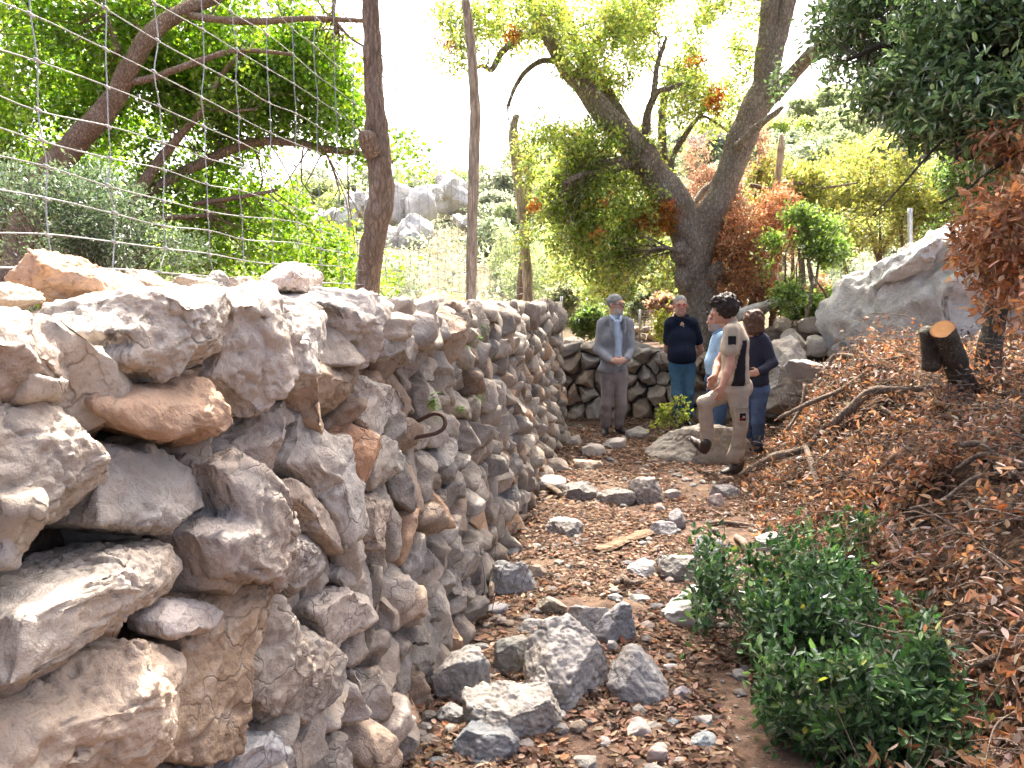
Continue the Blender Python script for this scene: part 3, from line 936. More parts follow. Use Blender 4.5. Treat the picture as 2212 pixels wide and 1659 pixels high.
def limb(pts):
    """(x, y, Y, r) in photo units -> world points with radius"""
    return np.array([[*P(x, y, Y), r * Y / FPX] for x, y, Y, r in pts])
def build_posts():
    p = limb([(798, -60, 5.3, 17), (803, 60, 5.3, 18), (806, 160, 5.3, 19), (812, 240, 5.3, 21), (816, 320, 5.3, 25), (824, 400, 5.3, 27), (816, 470, 5.3, 27), (803, 540, 5.3, 26), (793, 640, 5.3, 27)])
    r = thing('fence_post', 'thick dark barked trunk used as the nearest fence post', 'fence post', p[-1][:3] * (1, 1, 0) + (0, 0, 1.55), 'rough wooden fence posts')
    tube_obj('pole', p, M['pole'], r, sides=20, n=7, gnarl=0.22, seed=4)
    k = limb([(808, 330, 5.27, 25), (797, 305, 5.22, 21), (791, 290, 5.18, 17), (790, 282, 5.17, 10)])
    tube_obj('branch_stub', k, M['pole'], r, sides=12, n=4, gnarl=0.12, seed=5)
    p = limb([(1006, 2, 8.7, 9), (1012, 50, 8.7, 9.5), (1020, 130, 8.7, 10), (1026, 240, 8.7, 11), (1024, 330, 8.7, 12), (1022, 420, 8.7, 11), (1019, 520, 8.7, 11), (1018, 660, 8.7, 12)])
    r = thing('fence_post', 'tall slender pale fence post with peeling bark, middle of the fence', 'fence post', p[-1][:3] * (1, 1, 0) + (0, 0, 1.5), 'rough wooden fence posts')
    tube_obj('pole', p, M['pole_pale'], r, sides=14, n=6, gnarl=0.2, seed=8)
    p = limb([(1117, 248, 12, 6), (1110, 270, 12, 8), (1109, 300, 12, 11), (1116, 360, 12, 10), (1124, 430, 12, 10), (1133, 520, 12, 10), (1139, 600, 12, 11), (1141, 680, 12, 12)])
    r = thing('fence_post', 'short pale fence post with a crooked broken top near the oak foliage', 'fence post', p[-1][:3] * (1, 1, 0) + (0, 0, 1.4), 'rough wooden fence posts')
    tube_obj('pole', p, M['pole_pale'], r, sides=14, n=6, gnarl=0.2, seed=11)
    p = limb([(1141, 363, 12.3, 7), (1141, 430, 12.3, 7.5), (1136, 520, 12.3, 7), (1126, 600, 12.3, 8), (1124, 680, 12.3, 8)])
    r = thing('fence_post', 'thin brown prop pole tied behind the crooked pale fence post', 'fence post', p[-1][:3] * (1, 1, 0) + (0, 0, 1.4), 'rough wooden fence posts')
    tube_obj('pole', p, M['pole'], r, sides=12, n=5, gnarl=0.15, seed=12)
build_posts()

# ================================================================== trees
def blob(x, y, Y, rx, ry, rd, w=1.0):
    c = P(x, y, Y)
    return (*c, rx * Y / FPX, rd, ry * Y / FPX, w)
def add_crown(root, rs, blobs, n_twigs, per, spread, ln, wd, palette, weights=None, mat='leaf', gap=-0.12, gap_freq=1.1, shell=0.35, droop=0.25, rich=False, name='crown', clump_var=0.2, seed=3, up_bias=0.5):
    p, d, k = crown_points(rs, blobs, n_twigs, gap, gap_freq, shell, seed)
    V, F, T = twig_leaves(rs, p, d, per, spread, ln, wd, palette, weights, droop, rich=rich, clump_var=clump_var, up_bias=up_bias)
    o = wobj(name, V, F, M[mat], root, T, smooth=False)
    return o, p
def add_twigs(root, rs, p, to, n, mat, r0=0.012, name='twigs'):
    """thin twigs that run from limb points to leaf clusters, one mesh"""
    ac = Acc()
    to = np.asarray(to)
    for i in rs.choice(len(p), min(n, len(p)), replace=False):
        j = np.argmin(((to - p[i]) ** 2).sum(1) * rs.uniform(0.3, 2.2, len(to)))
        a, b = to[j], p[i]
        L = np.linalg.norm(b - a)
        m1 = a + (b - a) * 0.35 + rs.normal(size=3) * 0.08 * L
        m2 = a + (b - a) * 0.7 + rs.normal(size=3) * 0.06 * L
        r = r0 * min(1, 0.4 + L * 0.4)
        add_tube(ac, np.array([[*a, r], [*m1, r * 0.7], [*m2, r * 0.5], [*b, r * 0.2]]), sides=4, n=2, cap=False)
    o = ac.build(name, M[mat], root)
    o['kind'] = 'stuff'
    return o
MAPLE = [(0.15, 0.26, 0.025), (0.21, 0.33, 0.035), (0.10, 0.19, 0.022), (0.27, 0.37, 0.05)]
def build_left_tree():
    rs = np.random.default_rng(31)
    root = thing('maple_tree', 'large leaning maple with bright green leaves behind the near wire fence', 'tree', (*P(280, 600, 8.3)[:2], 1.0))
    trunk = limb([(30, 620, 8, 34), (75, 420, 8, 30), (130, 345, 8, 27), (200, 270, 8, 24), (245, 215, 8, 23), (270, 165, 8, 21), (300, 110, 8, 19), (340, 60, 8, 17), (400, 22, 8.1, 15), (470, -10, 8.2, 14), (560, -60, 8.3, 13), (660, -140, 8.4, 9)])
    tube_obj('trunk', trunk, M['bark_brown'], root, sides=16, n=6, gnarl=0.2, seed=2)
    L = [
     [(395, 30, 8.1, 9), (470, 42, 8.1, 8.5), (560, 46, 8.2, 8.5), (660, 40, 8.3, 7), (730, 42, 8.4, 6), (800, 46, 8.5, 5)],
     [(285, 178, 8, 9), (330, 168, 8, 8), (380, 150, 7.9, 8), (430, 132, 7.9, 7.5), (500, 110, 7.9, 6), (560, 110, 7.9, 5), (630, 117, 7.9, 4)],
     [(255, 115, 8, 7), (240, 60, 8, 7), (215, 10, 8, 6), (205, -40, 8, 5)],
     [(308, 80, 8.1, 5), (290, 45, 8.2, 4.5), (270, 10, 8.3, 4), (262, -30, 8.3, 3)],
     [(285, 640, 8.6, 24), (286, 520, 8.6, 22), (292, 440, 8.6, 20), (315, 390, 8.6, 15), (350, 340, 8.6, 12), (400, 280, 8.5, 9), (440, 235, 8.4, 8), (480, 160, 8.4, 6), (525, 112, 8.4, 5)],
     [(300, 430, 8.7, 13), (370, 385, 8.8, 13), (440, 350, 8.9, 13), (500, 322, 9, 12), (560, 306, 9, 11), (640, 308, 9, 10), (700, 322, 9.1, 9), (770, 330, 9.2, 7), (850, 350, 9.3, 5)],
     [(290, 480, 8.6, 10), (350, 470, 8.5, 8), (410, 468, 8.5, 6), (460, 462, 8.4, 4)],
     [(440, 235, 8.4, 5), (490, 240, 8.4, 4), (550, 236, 8.4, 3)],
     [(420, 440, 8.7, 6), (480, 432, 8.6, 6), (560, 418, 8.6, 5), (600, 410, 8.6, 3)],
     [(725, -20, 8.4, 5), (720, 30, 8.4, 5), (727, 70, 8.4, 4)],
     [(720, 40, 8.4, 4), (755, 80, 8.4, 3), (785, 100, 8.4, 3)],
     [(10, 520, 9, 22), (8, 400, 9, 20), (14, 330, 9, 16), (10, 220, 9.2, 12), (30, 100, 9.4, 9)],
    ]
    to = [trunk[:, :3]]
    for k, l in enumerate(L):
        w = limb(l) * (1, 1, 1, 0.85)
        tube_obj('branch', w, M['bark_brown'], root, sides=9, n=5, gnarl=0.18, seed=40 + k)
        to.append(smooth_path(w, 4)[:, :3])
    to = np.concatenate(to)
    B = [blob(60, 90, 8.4, 190, 150, 1.3), blob(250, 60, 8.8, 170, 120, 1.2), blob(430, 90, 9, 170, 120, 1.0), blob(590, 190, 9.2, 150, 90, 1.0), blob(100, 280, 9.4, 180, 130, 1.0),
         blob(330, 270, 9.3, 180, 110, 0.9), blob(520, 250, 9.2, 120, 70, 0.9), blob(690, 255, 9.3, 100, 55, 0.8), blob(600, 60, 9.0, 150, 50, 0.9, 0.7), blob(720, 110, 9.2, 60, 60, .5, 0.4),
         blob(100, 480, 9.8, 200, 140, 1.0), blob(380, 470, 9.6, 150, 110, 1.0), blob(560, 520, 9.8, 190, 95, 1.0), blob(700, 560, 10, 120, 70, 0.8), blob(830, 590, 10.2, 50, 40, 0.5),
         blob(430, 400, 9.4, 120, 60, 0.7), blob(590, 440, 10, 90, 45, 0.6), blob(800, 320, 9.4, 90, 45, .6, .7), blob(870, 350, 9.4, 60, 35, .5, .5), blob(-220, 200, 9, 250, 350, 1.6, .2), blob(200, -180, 8.6, 380, 180, 1.5, .25), blob(640, -170, 8.8, 180, 130, 1.0, .4), blob(480, 170, 9.4, 130, 70, .8, 2), blob(640, 150, 9.4, 120, 70, .7, 2), blob(330, 180, 9.4, 120, 80, .8, 1.5), blob(700, 220, 9.4, 90, 70, .7, 2), blob(560, 80, 9.2, 150, 60, .8, 1.6), blob(740, 290, 9.4, 80, 40, .5, 1.5)]
    o, p = add_crown(root, rs, B, 8600, 11, 0.17, 0.060, 0.052, MAPLE, (3, 3, 2, 1.6), gap=-0.2, gap_freq=2.2, shell=0.25, droop=0.15, seed=12)
    add_twigs(root, rs, p, to, 420, 'bark_brown', 0.011)
    # grey green shrub close behind the fence
    root = thing('olive_shrub', 'grey green wild olive shrub low behind the fence in front of the maple', 'shrub', (*P(170, 560, 4.6)[:2], 1.05))
    B = [blob(120, 430, 4.6, 120, 95, 0.45), blob(215, 470, 4.5, 95, 80, 0.4), blob(60, 500, 4.6, 100, 70, 0.4), blob(180, 540, 4.6, 160, 60, 0.4), blob(330, 540, 4.8, 110, 55, 0.35, .7)]
    o, p = add_crown(root, rs, B, 1500, 10, 0.10, 0.034, 0.014, [(0.08, 0.12, 0.055), (0.115, 0.155, 0.08), (0.06, 0.095, 0.04)], mat='leaf_dark', gap=-0.25, gap_freq=3, shell=0.2, droop=-0.5, seed=5, name='foliage')
    base = np.array([P(150 + 20 * k, 640, 4.6) for k in range(5)])
    add_twigs(root, rs, p, base, 60, 'bark_dead', 0.010, 'stems')
build_left_tree()

OAK = [(0.23, 0.30, 0.06), (0.30, 0.36, 0.09), (0.15, 0.215, 0.05), (0.40, 0.41, 0.12), (0.42, 0.31, 0.07)]
def tree_limbs(root, L, mat, seed, sides=12, gnarl=0.16, n=6, first='trunk', slim=1.0):
    to = []
    for k, l in enumerate(L):
        w = limb(l) * (1, 1, 1, slim)
        tube_obj(first if k == 0 else 'branch', w, M[mat], root, sides=sides if l[0][3] > 12 else 8, n=n, gnarl=gnarl, seed=seed + k)
        to.append(smooth_path(w, 5)[:, :3])
    return np.concatenate(to)
def build_oak():
    rs = np.random.default_rng(44)
    D = 11.75
    root = thing('oak_tree', 'big forked oak with rough grey bark rising behind the group of people', 'tree', (*P(1512, 800, D)[:2], 0.8))
    L = [
     [(1525, 860, D, 58), (1518, 760, D, 46), (1512, 680, D, 41), (1500, 610, D, 42), (1496, 560, D, 44), (1490, 520, D, 42), (1472, 470, D, 40), (1445, 420, D, 42), (1405, 370, D, 40), (1375, 325, D, 38), (1338, 280, D, 32), (1300, 240, D, 29), (1262, 190, D, 24), (1225, 150, D, 21), (1200, 105, D, 19), (1170, 50, D, 18), (1150, 0, D, 17), (1130, -90, D, 14)],
     [(1498, 585, D, 40), (1512, 530, D, 40), (1530, 480, D, 38), (1556, 420, D, 34), (1580, 360, D, 33), (1602, 300, D, 34), (1625, 245, D, 34), (1652, 180, D, 28), (1672, 110, D, 25), (1692, 40, D, 23), (1712, -40, D, 21), (1740, -140, D, 15)],
     [(1645, 200, D, 20), (1650, 130, D, 21), (1658, 60, D, 21), (1664, -10, D, 20), (1668, -120, D, 15)],
     [(1618, 265, D, 20), (1660, 215, D - .1, 20), (1700, 175, D - .3, 18), (1740, 130, D - .6, 16), (1775, 100, D - 1, 15), (1830, 70, D - 1.8, 14), (1900, 20, D - 2.8, 12)],
     [(1380, 335, D + .2, 24), (1340, 260, D + .4, 20), (1310, 205, D + .5, 19), (1275, 150, D + .6, 18), (1240, 90, D + .6, 18), (1215, 30, D + .7, 17), (1190, -60, D + .7, 14)],
     [(1375, 335, D - .1, 16), (1340, 345, D - .2, 8), (1300, 352, D - .3, 7), (1252, 358, D - .4, 7)],
     [(1372, 350, D - .1, 16), (1330, 362, D - .2, 10), (1290, 372, D - .3, 9), (1250, 380, D - .5, 8), (1215, 398, D - .6, 5)],
     [(1205, 132, D, 8), (1170, 132, D - .1, 6.5), (1135, 155, D - .1, 6), (1112, 190, D - .2, 5), (1096, 232, D - .2, 3.5)],
     [(1160, 75, D, 10), (1125, 80, D - .1, 9), (1085, 112, D - .2, 8), (1062, 150, D - .3, 7), (1042, 142, D - .4, 5), (1010, 155, D - .5, 4)],
     [(1395, 290, D + .1, 12), (1400, 240, D, 9), (1420, 200, D - .1, 7), (1450, 190, D - .2, 6), (1480, 178, D - .3, 3)],
     [(1408, 225, D, 8), (1415, 180, D, 7), (1420, 140, D, 6), (1440, 80, D, 4)],
     [(1440, 420, D + .8, 12), (1432, 330, D + .8, 11), (1430, 260, D + .8, 10), (1440, 180, D + .8, 7)],
     [(1590, 320, D - .25, 10), (1610, 300, D - .4, 10), (1640, 270, D - .55, 9), (1675, 245, D - .7, 7), (1692, 230, D - .75, 4)],
     [(1500, 500, D + .3, 9), (1492, 450, D + .5, 10), (1462, 400, D + .6, 9), (1450, 350, D + .7, 8), (1480, 290, D + .8, 6), (1520, 240, D + .9, 5)],
     [(1490, 460, D + .5, 6), (1520, 410, D + .7, 7), (1560, 385, D + .8, 5), (1600, 370, D + 1, 4)],
     [(1462, 325, D + .7, 4), (1510, 255, D + .7, 3.5), (1545, 265, D + .7, 3), (1580, 290, D + .7, 3)],
     [(1460, 540, D - .2, 6), (1430, 534, D - .4, 4), (1398, 541, D - .5, 3)],
    ]
    # the bole and its two main limbs are one continuous mesh (first two runs)
    to = tree_limbs(root, L, 'bark_oak', 60, sides=20, gnarl=0.20, slim=0.87)
    for x, y, r in ((1478, 600, 22), (1548, 590, 20), (1535, 640, 16), (1470, 545, 20), (1400, 345, 24)):
        q, F = stone_shape(4, rs, size=np.array((r, r, r * 1.4)) * D / FPX, boxy=2, cuts=2, rough=0.2)
        wobj('burl', P(x, y, D - 0.16) + q, F, M['bark_oak'], root)
    B = [blob(1190, 330, 11.4, 70, 55, .6, 1.6), blob(1290, 330, 11.9, 110, 60, .7, 1.4), blob(1180, 440, 11.5, 60, 90, .6, 1.5), blob(1290, 450, 11.8, 130, 90, .8, 1.5), blob(1240, 540, 11.6, 90, 70, .7, 1.6), blob(1370, 500, 12.2, 90, 90, .7, 1.5),
         blob(1330, 585, 11.9, 110, 50, .6), blob(1410, 590, 12.3, 60, 50, .6), blob(1280, 615, 11.6, 70, 30, .5, .6), blob(1160, 520, 11.4, 40, 70, .4, .8), blob(1230, 400, 11.5, 90, 70, .6), blob(1390, 420, 12.2, 60, 70, .5),
         blob(1330, 110, 11.7, 100, 90, .9), blob(1450, 90, 12.2, 120, 90, .9), blob(1540, 150, 12.4, 85, 85, .8), blob(1430, 210, 12.2, 120, 60, .8), blob(1560, 240, 12.4, 55, 60, .6, .7), blob(1385, 290, 12.5, 60, 45, .6, .5),
         blob(1120, 50, 11.4, 110, 45, .8), blob(1010, 60, 11.2, 60, 35, .6), blob(985, 115, 11.2, 50, 40, .5), blob(1060, 105, 11.2, 55, 40, .5, .7), blob(1000, 15, 11, 60, 40, .5, .8), blob(1250, 30, 11.6, 110, 60, .9), blob(1520, 30, 12.2, 130, 45, .9, .8),
         blob(1230, 120, 11.6, 40, 60, .5, .5), blob(1400, 20, 12.2, 130, 40, .8)]
    o, p = add_crown(root, rs, B, 7000, 9, 0.15, 0.070, 0.038, OAK, (3, 3, 2.0, 1.8, .5), gap=0.0, gap_freq=2.0, shell=0.2, droop=0.35, seed=23, clump_var=0.3)
    add_twigs(root, rs, p, to, 330, 'bark_oak', 0.012)
    # unseen high crown above the picture, thinned to let sun onto the people
    B = [(0.2, 11.0, 7.6, 2.0, 1.6, .7), (4.8, 11.4, 7.8, 1.4, 1.6, .8), (2.8, 10.6, 7.4, 1.4, 1.0, .6)]
    add_crown(root, rs, B, 800, 9, 0.2, 0.075, 0.042, OAK, (3, 3, 2.4, 1.6, .3), gap=0.0, gap_freq=1.2, shell=0.1, seed=29)
    # dead sprays caught in the crown
    B = [blob(1110, 75, 11, 14, 22, .1), blob(955, 95, 10.9, 12, 10, .1), blob(975, 90, 10.9, 10, 10, .1), blob(1505, 130, 11.4, 16, 12, .1), blob(1290, 505, 11, 14, 12, .1), blob(1155, 445, 10.9, 16, 14, .1),
         blob(1310, 430, 11, 10, 14, .1), blob(1430, 470, 11.6, 36, 36, .2), blob(1385, 480, 11.4, 20, 22, .15), blob(1545, 215, 11.6, 14, 26, .15)]
    add_crown(root, rs, B, 330, 9, 0.07, 0.07, 0.026, [(0.42, 0.12, 0.05), (0.45, 0.2, 0.07), (0.40, 0.26, 0.05)], mat='leaf_dead', gap=-1, shell=0, name='dead_sprays')
build_oak()

HOLM = [(0.10, 0.165, 0.055), (0.14, 0.215, 0.075), (0.065, 0.115, 0.04), (0.20, 0.265, 0.115)]
def build_right_oak():
    rs = np.random.default_rng(52)
    root = thing('holm_oak', 'holm oak with dense dark leaves overhanging from the upper right', 'tree', (4.9, 6.3, 0.1))
    L = [[(2560, 1100, 6.4, 70), (2540, 700, 6.4, 60), (2480, 300, 6.3, 52), (2420, 60, 6.2, 44), (2300, -150, 6.2, 34), (2150, -330, 6, 22)],
         [(2500, 330, 6.3, 30), (2350, 200, 6, 22), (2220, 170, 5.6, 16), (2100, 190, 5.2, 11), (1990, 240, 5.0, 6)],
         [(2430, 60, 6.2, 24), (2250, 40, 5.9, 18), (2080, 70, 5.7, 12), (1930, 90, 5.6, 8), (1830, 130, 5.6, 4)],
         [(2100, 190, 5.2, 8), (2085, 250, 5, 7), (2072, 290, 4.9, 8), (2070, 345, 4.9, 5)],
         [(2080, 262, 4.9, 4), (2010, 330, 4.9, 3), (1940, 410, 4.9, 2), (1880, 470, 4.9, 1.2)],
         [(2212, 310, 4.6, 5), (2100, 400, 4.6, 3), (2030, 440, 4.6, 2)],
         [(2300, -150, 6.2, 24), (2000, -330, 6.0, 20), (1700, -520, 5.6, 14), (1500, -620, 5.0, 8)]]
    to = tree_limbs(root, L, 'bark_lichen', 80, sides=16)
    B = [blob(1900, 40, 5.9, 120, 60, .6), blob(1880, 110, 6.0, 70, 45, .5, .8), blob(2040, 90, 5.5, 150, 110, .7), blob(2190, 110, 5.2, 130, 140, .7), blob(1990, 190, 5.3, 100, 60, .5), blob(2120, 230, 5.0, 100, 70, .5),
         blob(2010, 255, 5.0, 60, 45, .35, .9), blob(1960, 180, 5.4, 60, 50, .4), blob(2085, 310, 4.9, 35, 22, .2, .6), blob(1830, 20, 6.2, 60, 45, .5, .7), blob(2180, 270, 4.7, 80, 45, .4), blob(2300, 150, 5, 120, 200, .8)]
    pal = HOLM
    o, p = add_crown(root, rs, B, 4300, 10, 0.13, 0.068, 0.026, pal, (3, 3, 2, 1), mat='leaf_dark', gap=-0.28, gap_freq=2.0, shell=0.15, droop=0.5, rich=True, seed=31, clump_var=0.25)
    add_twigs(root, rs, p, to, 260, 'bark_lichen', 0.012)
    B = [blob(1690, 160, 7.5, 14, 30, .1), blob(1680, 185, 7.5, 20, 26, .1), blob(1810, 90, 6.6, 35, 50, .2), blob(1820, 190, 6, 25, 30, .15)]
    add_crown(root, rs, B, 60, 10, 0.12, 0.06, 0.024, pal, (3, 3, 2, 1), mat='leaf_dark', gap=-1, shell=0, seed=33, name='loose_spray')[0]['kind'] = 'stuff'
    # unseen boughs above the picture, added to shade the path and wall
    B = [(0.9, 5.6, 5.2, 1.0, 1.1, .45), (2.1, 5.6, 5.1, 1.1, 1.3, .5), (3.2, 6.8, 5.4, 1.2, 1.2, .5), (1.5, 7.4, 5.9, 1.1, 1.0, .4), (3.3, 5.0, 4.9, 1.2, 1.3, .5), (4.3, 6.5, 5.2, 1.3, 1.6, .7), (2.4, 8.2, 6.2, 1.2, 1.0, .4), (4.4, 8.6, 6.2, 1.4, 1.3, .6), (0.5, 6.6, 5.6, 0.9, 0.9, .35), (1.8, 6.5, 5.5, 1.0, 0.9, .35), (0.4, 7.7, 6.2, 0.9, 0.8, .35), (3.0, 7.6, 5.9, 1.1, 0.9, .4), (-0.2, 5.1, 5.2, 0.8, 0.9, .35)]
    add_crown(root, rs, B, 3600, 10, 0.16, 0.075, 0.036, pal, (3, 3, 2, 1), mat='leaf_dark', gap=-0.3, gap_freq=1.4, shell=0.1, seed=37, name='shade_foliage')
    # withered brown sprays on the right
    B = [blob(2180, 300, 4.6, 50, 40, .3), blob(2200, 420, 4.3, 60, 60, .3), blob(2140, 480, 4.3, 50, 60, .3), blob(2190, 560, 4.2, 60, 70, .3), blob(2110, 530, 4.4, 30, 50, .2), blob(2120, 400, 4.5, 40, 30, .2, .5), blob(2210, 660, 4.0, 40, 50, .3)]
    add_crown(root, rs, B, 420, 10, 0.10, 0.062, 0.024, DEADPAL, mat='leaf_dead', gap=-0.25, gap_freq=3, shell=0, droop=0.8, rich=True, seed=41, name='withered_leaves')
build_right_oak()

# ================================================================== scrub and trees farther off
def bush_mesh(rs, name, n_twigs, per, ln, wd, palette, seed, flat=0.8, core=True, spread=0.16, mat='leaf'):
    """a unit bush, about 1 m in radius, origin at its base"""
    ac = Acc()
    B = [(0, 0, 0.75 * flat, 0.8, 0.8, 0.75 * flat)]
    for k in range(6):
        a = k * 1.05 + rs.uniform(0, 0.6)
        B.append((0.5 * math.cos(a), 0.5 * math.sin(a), rs.uniform(0.4, 1.2) * flat, rs.uniform(.35, .55), rs.uniform(.35, .55), rs.uniform(.3, .5) * flat))
    p, d, k = crown_points(rs, B, n_twigs, -0.2, 2.0, 0.6, seed)
    V, F, T = twig_leaves(rs, p, d, per, spread, ln, wd, palette, None, 0.1, clump_var=0.25)
    return mesh_from(name, V, F, T, False, M[mat])
def build_scrub():
    rs = np.random.default_rng(61)
    pals = [[(0.21, 0.25, 0.12), (0.26, 0.29, 0.15)], [(0.23, 0.26, 0.17), (0.28, 0.30, 0.21)], [(0.25, 0.31, 0.09), (0.31, 0.36, 0.12)], [(0.16, 0.195, 0.11), (0.20, 0.23, 0.14)], [(0.27, 0.20, 0.12), (0.22, 0.17, 0.10)]]  # hill greens lightened; the pale haze is mixed into these colours
    kinds = ['hazy green', 'grey green', 'fresh green', 'dark green', 'withered brown']
    far = [bush_mesh(rs, 'far_shrub', 420, 6, 0.19, 0.11, p, 70 + i, rs.uniform(.75, 1.1)) for i, p in enumerate(pals)]
    near = [bush_mesh(rs, 'mid_shrub', 1000, 8, 0.075, 0.040, p, 90 + i, rs.uniform(.85, 1.15), spread=0.12) for i, p in enumerate(pals)]
    CR = [(880, 70, 38), (950, 60, 42), (770, 40, 36), (720, 45, 36), (1890, 70, 62), (1010, 30, 34)]
    spots = []
    for k in range(2200):
        y = 16 + 56 * rs.random() ** 0.8
        x = rs.uniform(-0.62, 0.66) * y
        s = rs.uniform(0.65, 1.4) * (0.7 + y / 130)
        if any(abs(x / y * FPX + 1106 - cx) < cw + 18 and y < cY and y > cY - 16 for cx, cw, cY in CR): continue
        if any((x - a) ** 2 + (y - b) ** 2 < (0.62 * (s + c)) ** 2 for a, b, c in spots): continue
        spots.append((x, y, s))
    for x, y, s in spots[:298]:
        i = int(rs.choice(5, p=[.30, .27, .17, .22, .04]))
        o = obj('shrub', (far if y > 26 else near)[i], None, (x, y, float(terrain(x, y)) - 0.1 * s))
        o.scale = (s * rs.uniform(.85, 1.2), s * rs.uniform(.85, 1.2), s * rs.uniform(.8, 1.15))
        o.rotation_euler = (0, 0, rs.uniform(0, 6.28))
        tag(o, kinds[i] + ' shrub among many on the ' + ('far hillside' if y > 26 else 'lower slope behind the walls'), 'shrub', ('far ' if y > 26 else 'lower ') + kinds[i] + ' hillside shrubs')
    m = 13000
    sy = 15.5 + 58 * rs.random(m) ** 0.75
    sx = rs.uniform(-0.62, 0.66, m) * sy
    sp = np.stack([sx, sy, terrain(sx, sy)], -1)
    kp = fbm(sp * 0.5, 2, 77) > -0.15
    sp = sp[kp] + np.stack([0 * sx, 0 * sx, rs.uniform(0.02, 0.5, m)], -1)[kp]
    V, F, T = twig_leaves(rs, sp, np.tile((0.0, 0.0, 1.0), (len(sp), 1)), 6, 0.30, 0.17, 0.085, pals[0] + pals[1] + pals[3], None, -0.3, clump_var=0.3)
    tag(wobj('hillside_scrub', V, F, M['leaf'], None, T, smooth=False), 'low green scrub covering the hillside between the shrubs', 'scrub', kind='stuff')
    # pale crags on the hill
    def crag(x, y, Y, w, h, label, seed):
        c = P(x, y, Y)
        W, H = w * Y / FPX, h * Y / FPX
        r2 = np.random.default_rng(seed)
        root = thing('rock_outcrop', label, 'rock', (c[0], c[1], float(terrain(c[0], c[1]))), 'pale crags on the hillside')
        for k in range(6):
            q, F = stone_shape(4, r2, size=np.array((W * r2.uniform(.28, .5), W * .35, H * r2.uniform(.35, .62))), boxy=2.6, cuts=11, rough=0.13, fine=0.06)
            o = c + np.array((r2.uniform(-.42, .42) * W, r2.uniform(-.1, .4) * W, r2.uniform(-.35, .22) * H))
            V = frame_pts(q, o, unit((1, r2.normal() * .3, r2.normal() * .25)), (0, 1, 0), unit((r2.normal() * .2, 0, 1)))
            wobj('crag', V, F, M['outcrop'], root, tinted((0.62, 0.60, 0.57), q, r2), center=V.mean(0))
    for a in [(870, 425, 38, 120, 72, 'large pale crag in the gap right of the dark fence post', 1), (945, 412, 42, 90, 58, 'pale crag beside the slender fence post', 2), (780, 440, 36, 60, 50, 'pale rock showing just left of the dark fence post', 3),
              (710, 465, 36, 90, 40, 'low pale rock slope seen through the fence left of the dark post', 4), (860, 500, 32, 90, 60, 'pale slab below the large crag', 6),
              (1900, 235, 62, 150, 40, 'bare pale rock slope high on the right hillside', 7), (1265, 300, 48, 50, 40, 'pale boulder seen through the oak foliage', 8), (1330, 360, 45, 60, 40, 'pale rock seen below the left oak limb', 9), (1540, 300, 50, 70, 35, 'pale rock between the two oak limbs', 10), (1010, 470, 34, 50, 30, 'small pale rock right of the slender fence post', 11)]:
        crag(*a)
    # bright holm oaks and dead bushes behind the boulder
    def small_tree(name, label, x, y, Y, blobs, n, pal, mat='leaf', ln=0.07, wd=0.038, limbs=(), per=9, gap=-0.15, bark_m='bark_dead', cat='tree', wts=None, group=None):
        r2 = np.random.default_rng(int(x * 7 + y))
        b = P(x, y, Y)
        root = thing(name, label, cat, (b[0], b[1], float(terrain(b[0], b[1]))), group)
        z0 = float(terrain(b[0], b[1])) - 0.1
        o, p = add_crown(root, r2, blobs, n, per, 0.13, ln, wd, pal, wts, mat=mat, gap=gap, gap_freq=2.0, shell=0.25, seed=int(x) % 50, clump_var=0.3)
        ctr = np.array([q[:3] for q in blobs])
        to = []
        for k, c in enumerate(ctr[:6]):
            r = 0.035 if k else 0.06
            base = np.array((b[0], b[1], z0))
            pts = np.array([[*base, r * 1.4], [*(base * .6 + c * .4 + r2.normal(size=3) * .12), r], [*(base * .25 + c * .75 + r2.normal(size=3) * .12), r * .6], [*c, r * .25]])
            tube_obj('trunk' if k == 0 else 'branch', pts, M[bark_m], root, sides=7, n=5, gnarl=.1, seed=k)
            to.append(smooth_path(pts, 6)[2:, :3])
        for k, l in enumerate(limbs):
            tube_obj('branch', limb(l), M[bark_m], root, sides=7, n=5, gnarl=.15, seed=k + 9)
        add_twigs(root, r2, p, np.concatenate(to), 130, bark_m, 0.009)
    YG = [(0.22, 0.24, 0.05), (0.30, 0.30, 0.08), (0.15, 0.19, 0.045), (0.36, 0.32, 0.10)]
    MG = [(0.10, 0.155, 0.035), (0.145, 0.20, 0.05), (0.07, 0.115, 0.03)]
    BR = DEADPAL
    small_tree('holm_oak', 'sunlit yellow green oak standing behind the big boulder', 1900, 560, 14, [blob(1880, 380, 14, 110, 75, .9), blob(1790, 420, 14, 80, 60, .7), blob(1990, 410, 13.6, 100, 80, .8), blob(1930, 330, 14.3, 60, 35, .6, .7), blob(1900, 470, 13.8, 150, 70, .8), blob(2060, 480, 13.4, 90, 80, .7)], 3000, YG)
    small_tree('holm_oak', 'yellow green oak sapling beside the upright dead pole', 1730, 560, 13, [blob(1740, 400, 13, 60, 50, .5), blob(1700, 470, 13, 70, 60, .5), blob(1790, 500, 13, 80, 55, .5), blob(1660, 400, 13.4, 40, 60, .5, .6)], 1700, YG,
               limbs=[[(1620, 400, 12.6, 5), (1680, 410, 12.6, 5), (1720, 395, 12.6, 4), (1780, 405, 12.6, 3), (1850, 395, 12.6, 2)], [(1660, 440, 12.6, 4), (1720, 460, 12.6, 4), (1790, 480, 12.6, 3), (1850, 470, 12.6, 2)]])
    small_tree('holm_oak', 'darker green oak at the far right above the boulder', 2120, 560, 12, [blob(2110, 380, 12, 80, 80, .6), blob(2170, 300, 12, 70, 80, .6), blob(2080, 520, 11.8, 70, 50, .5), blob(2190, 450, 12, 60, 80, .6)], 2200, MG)
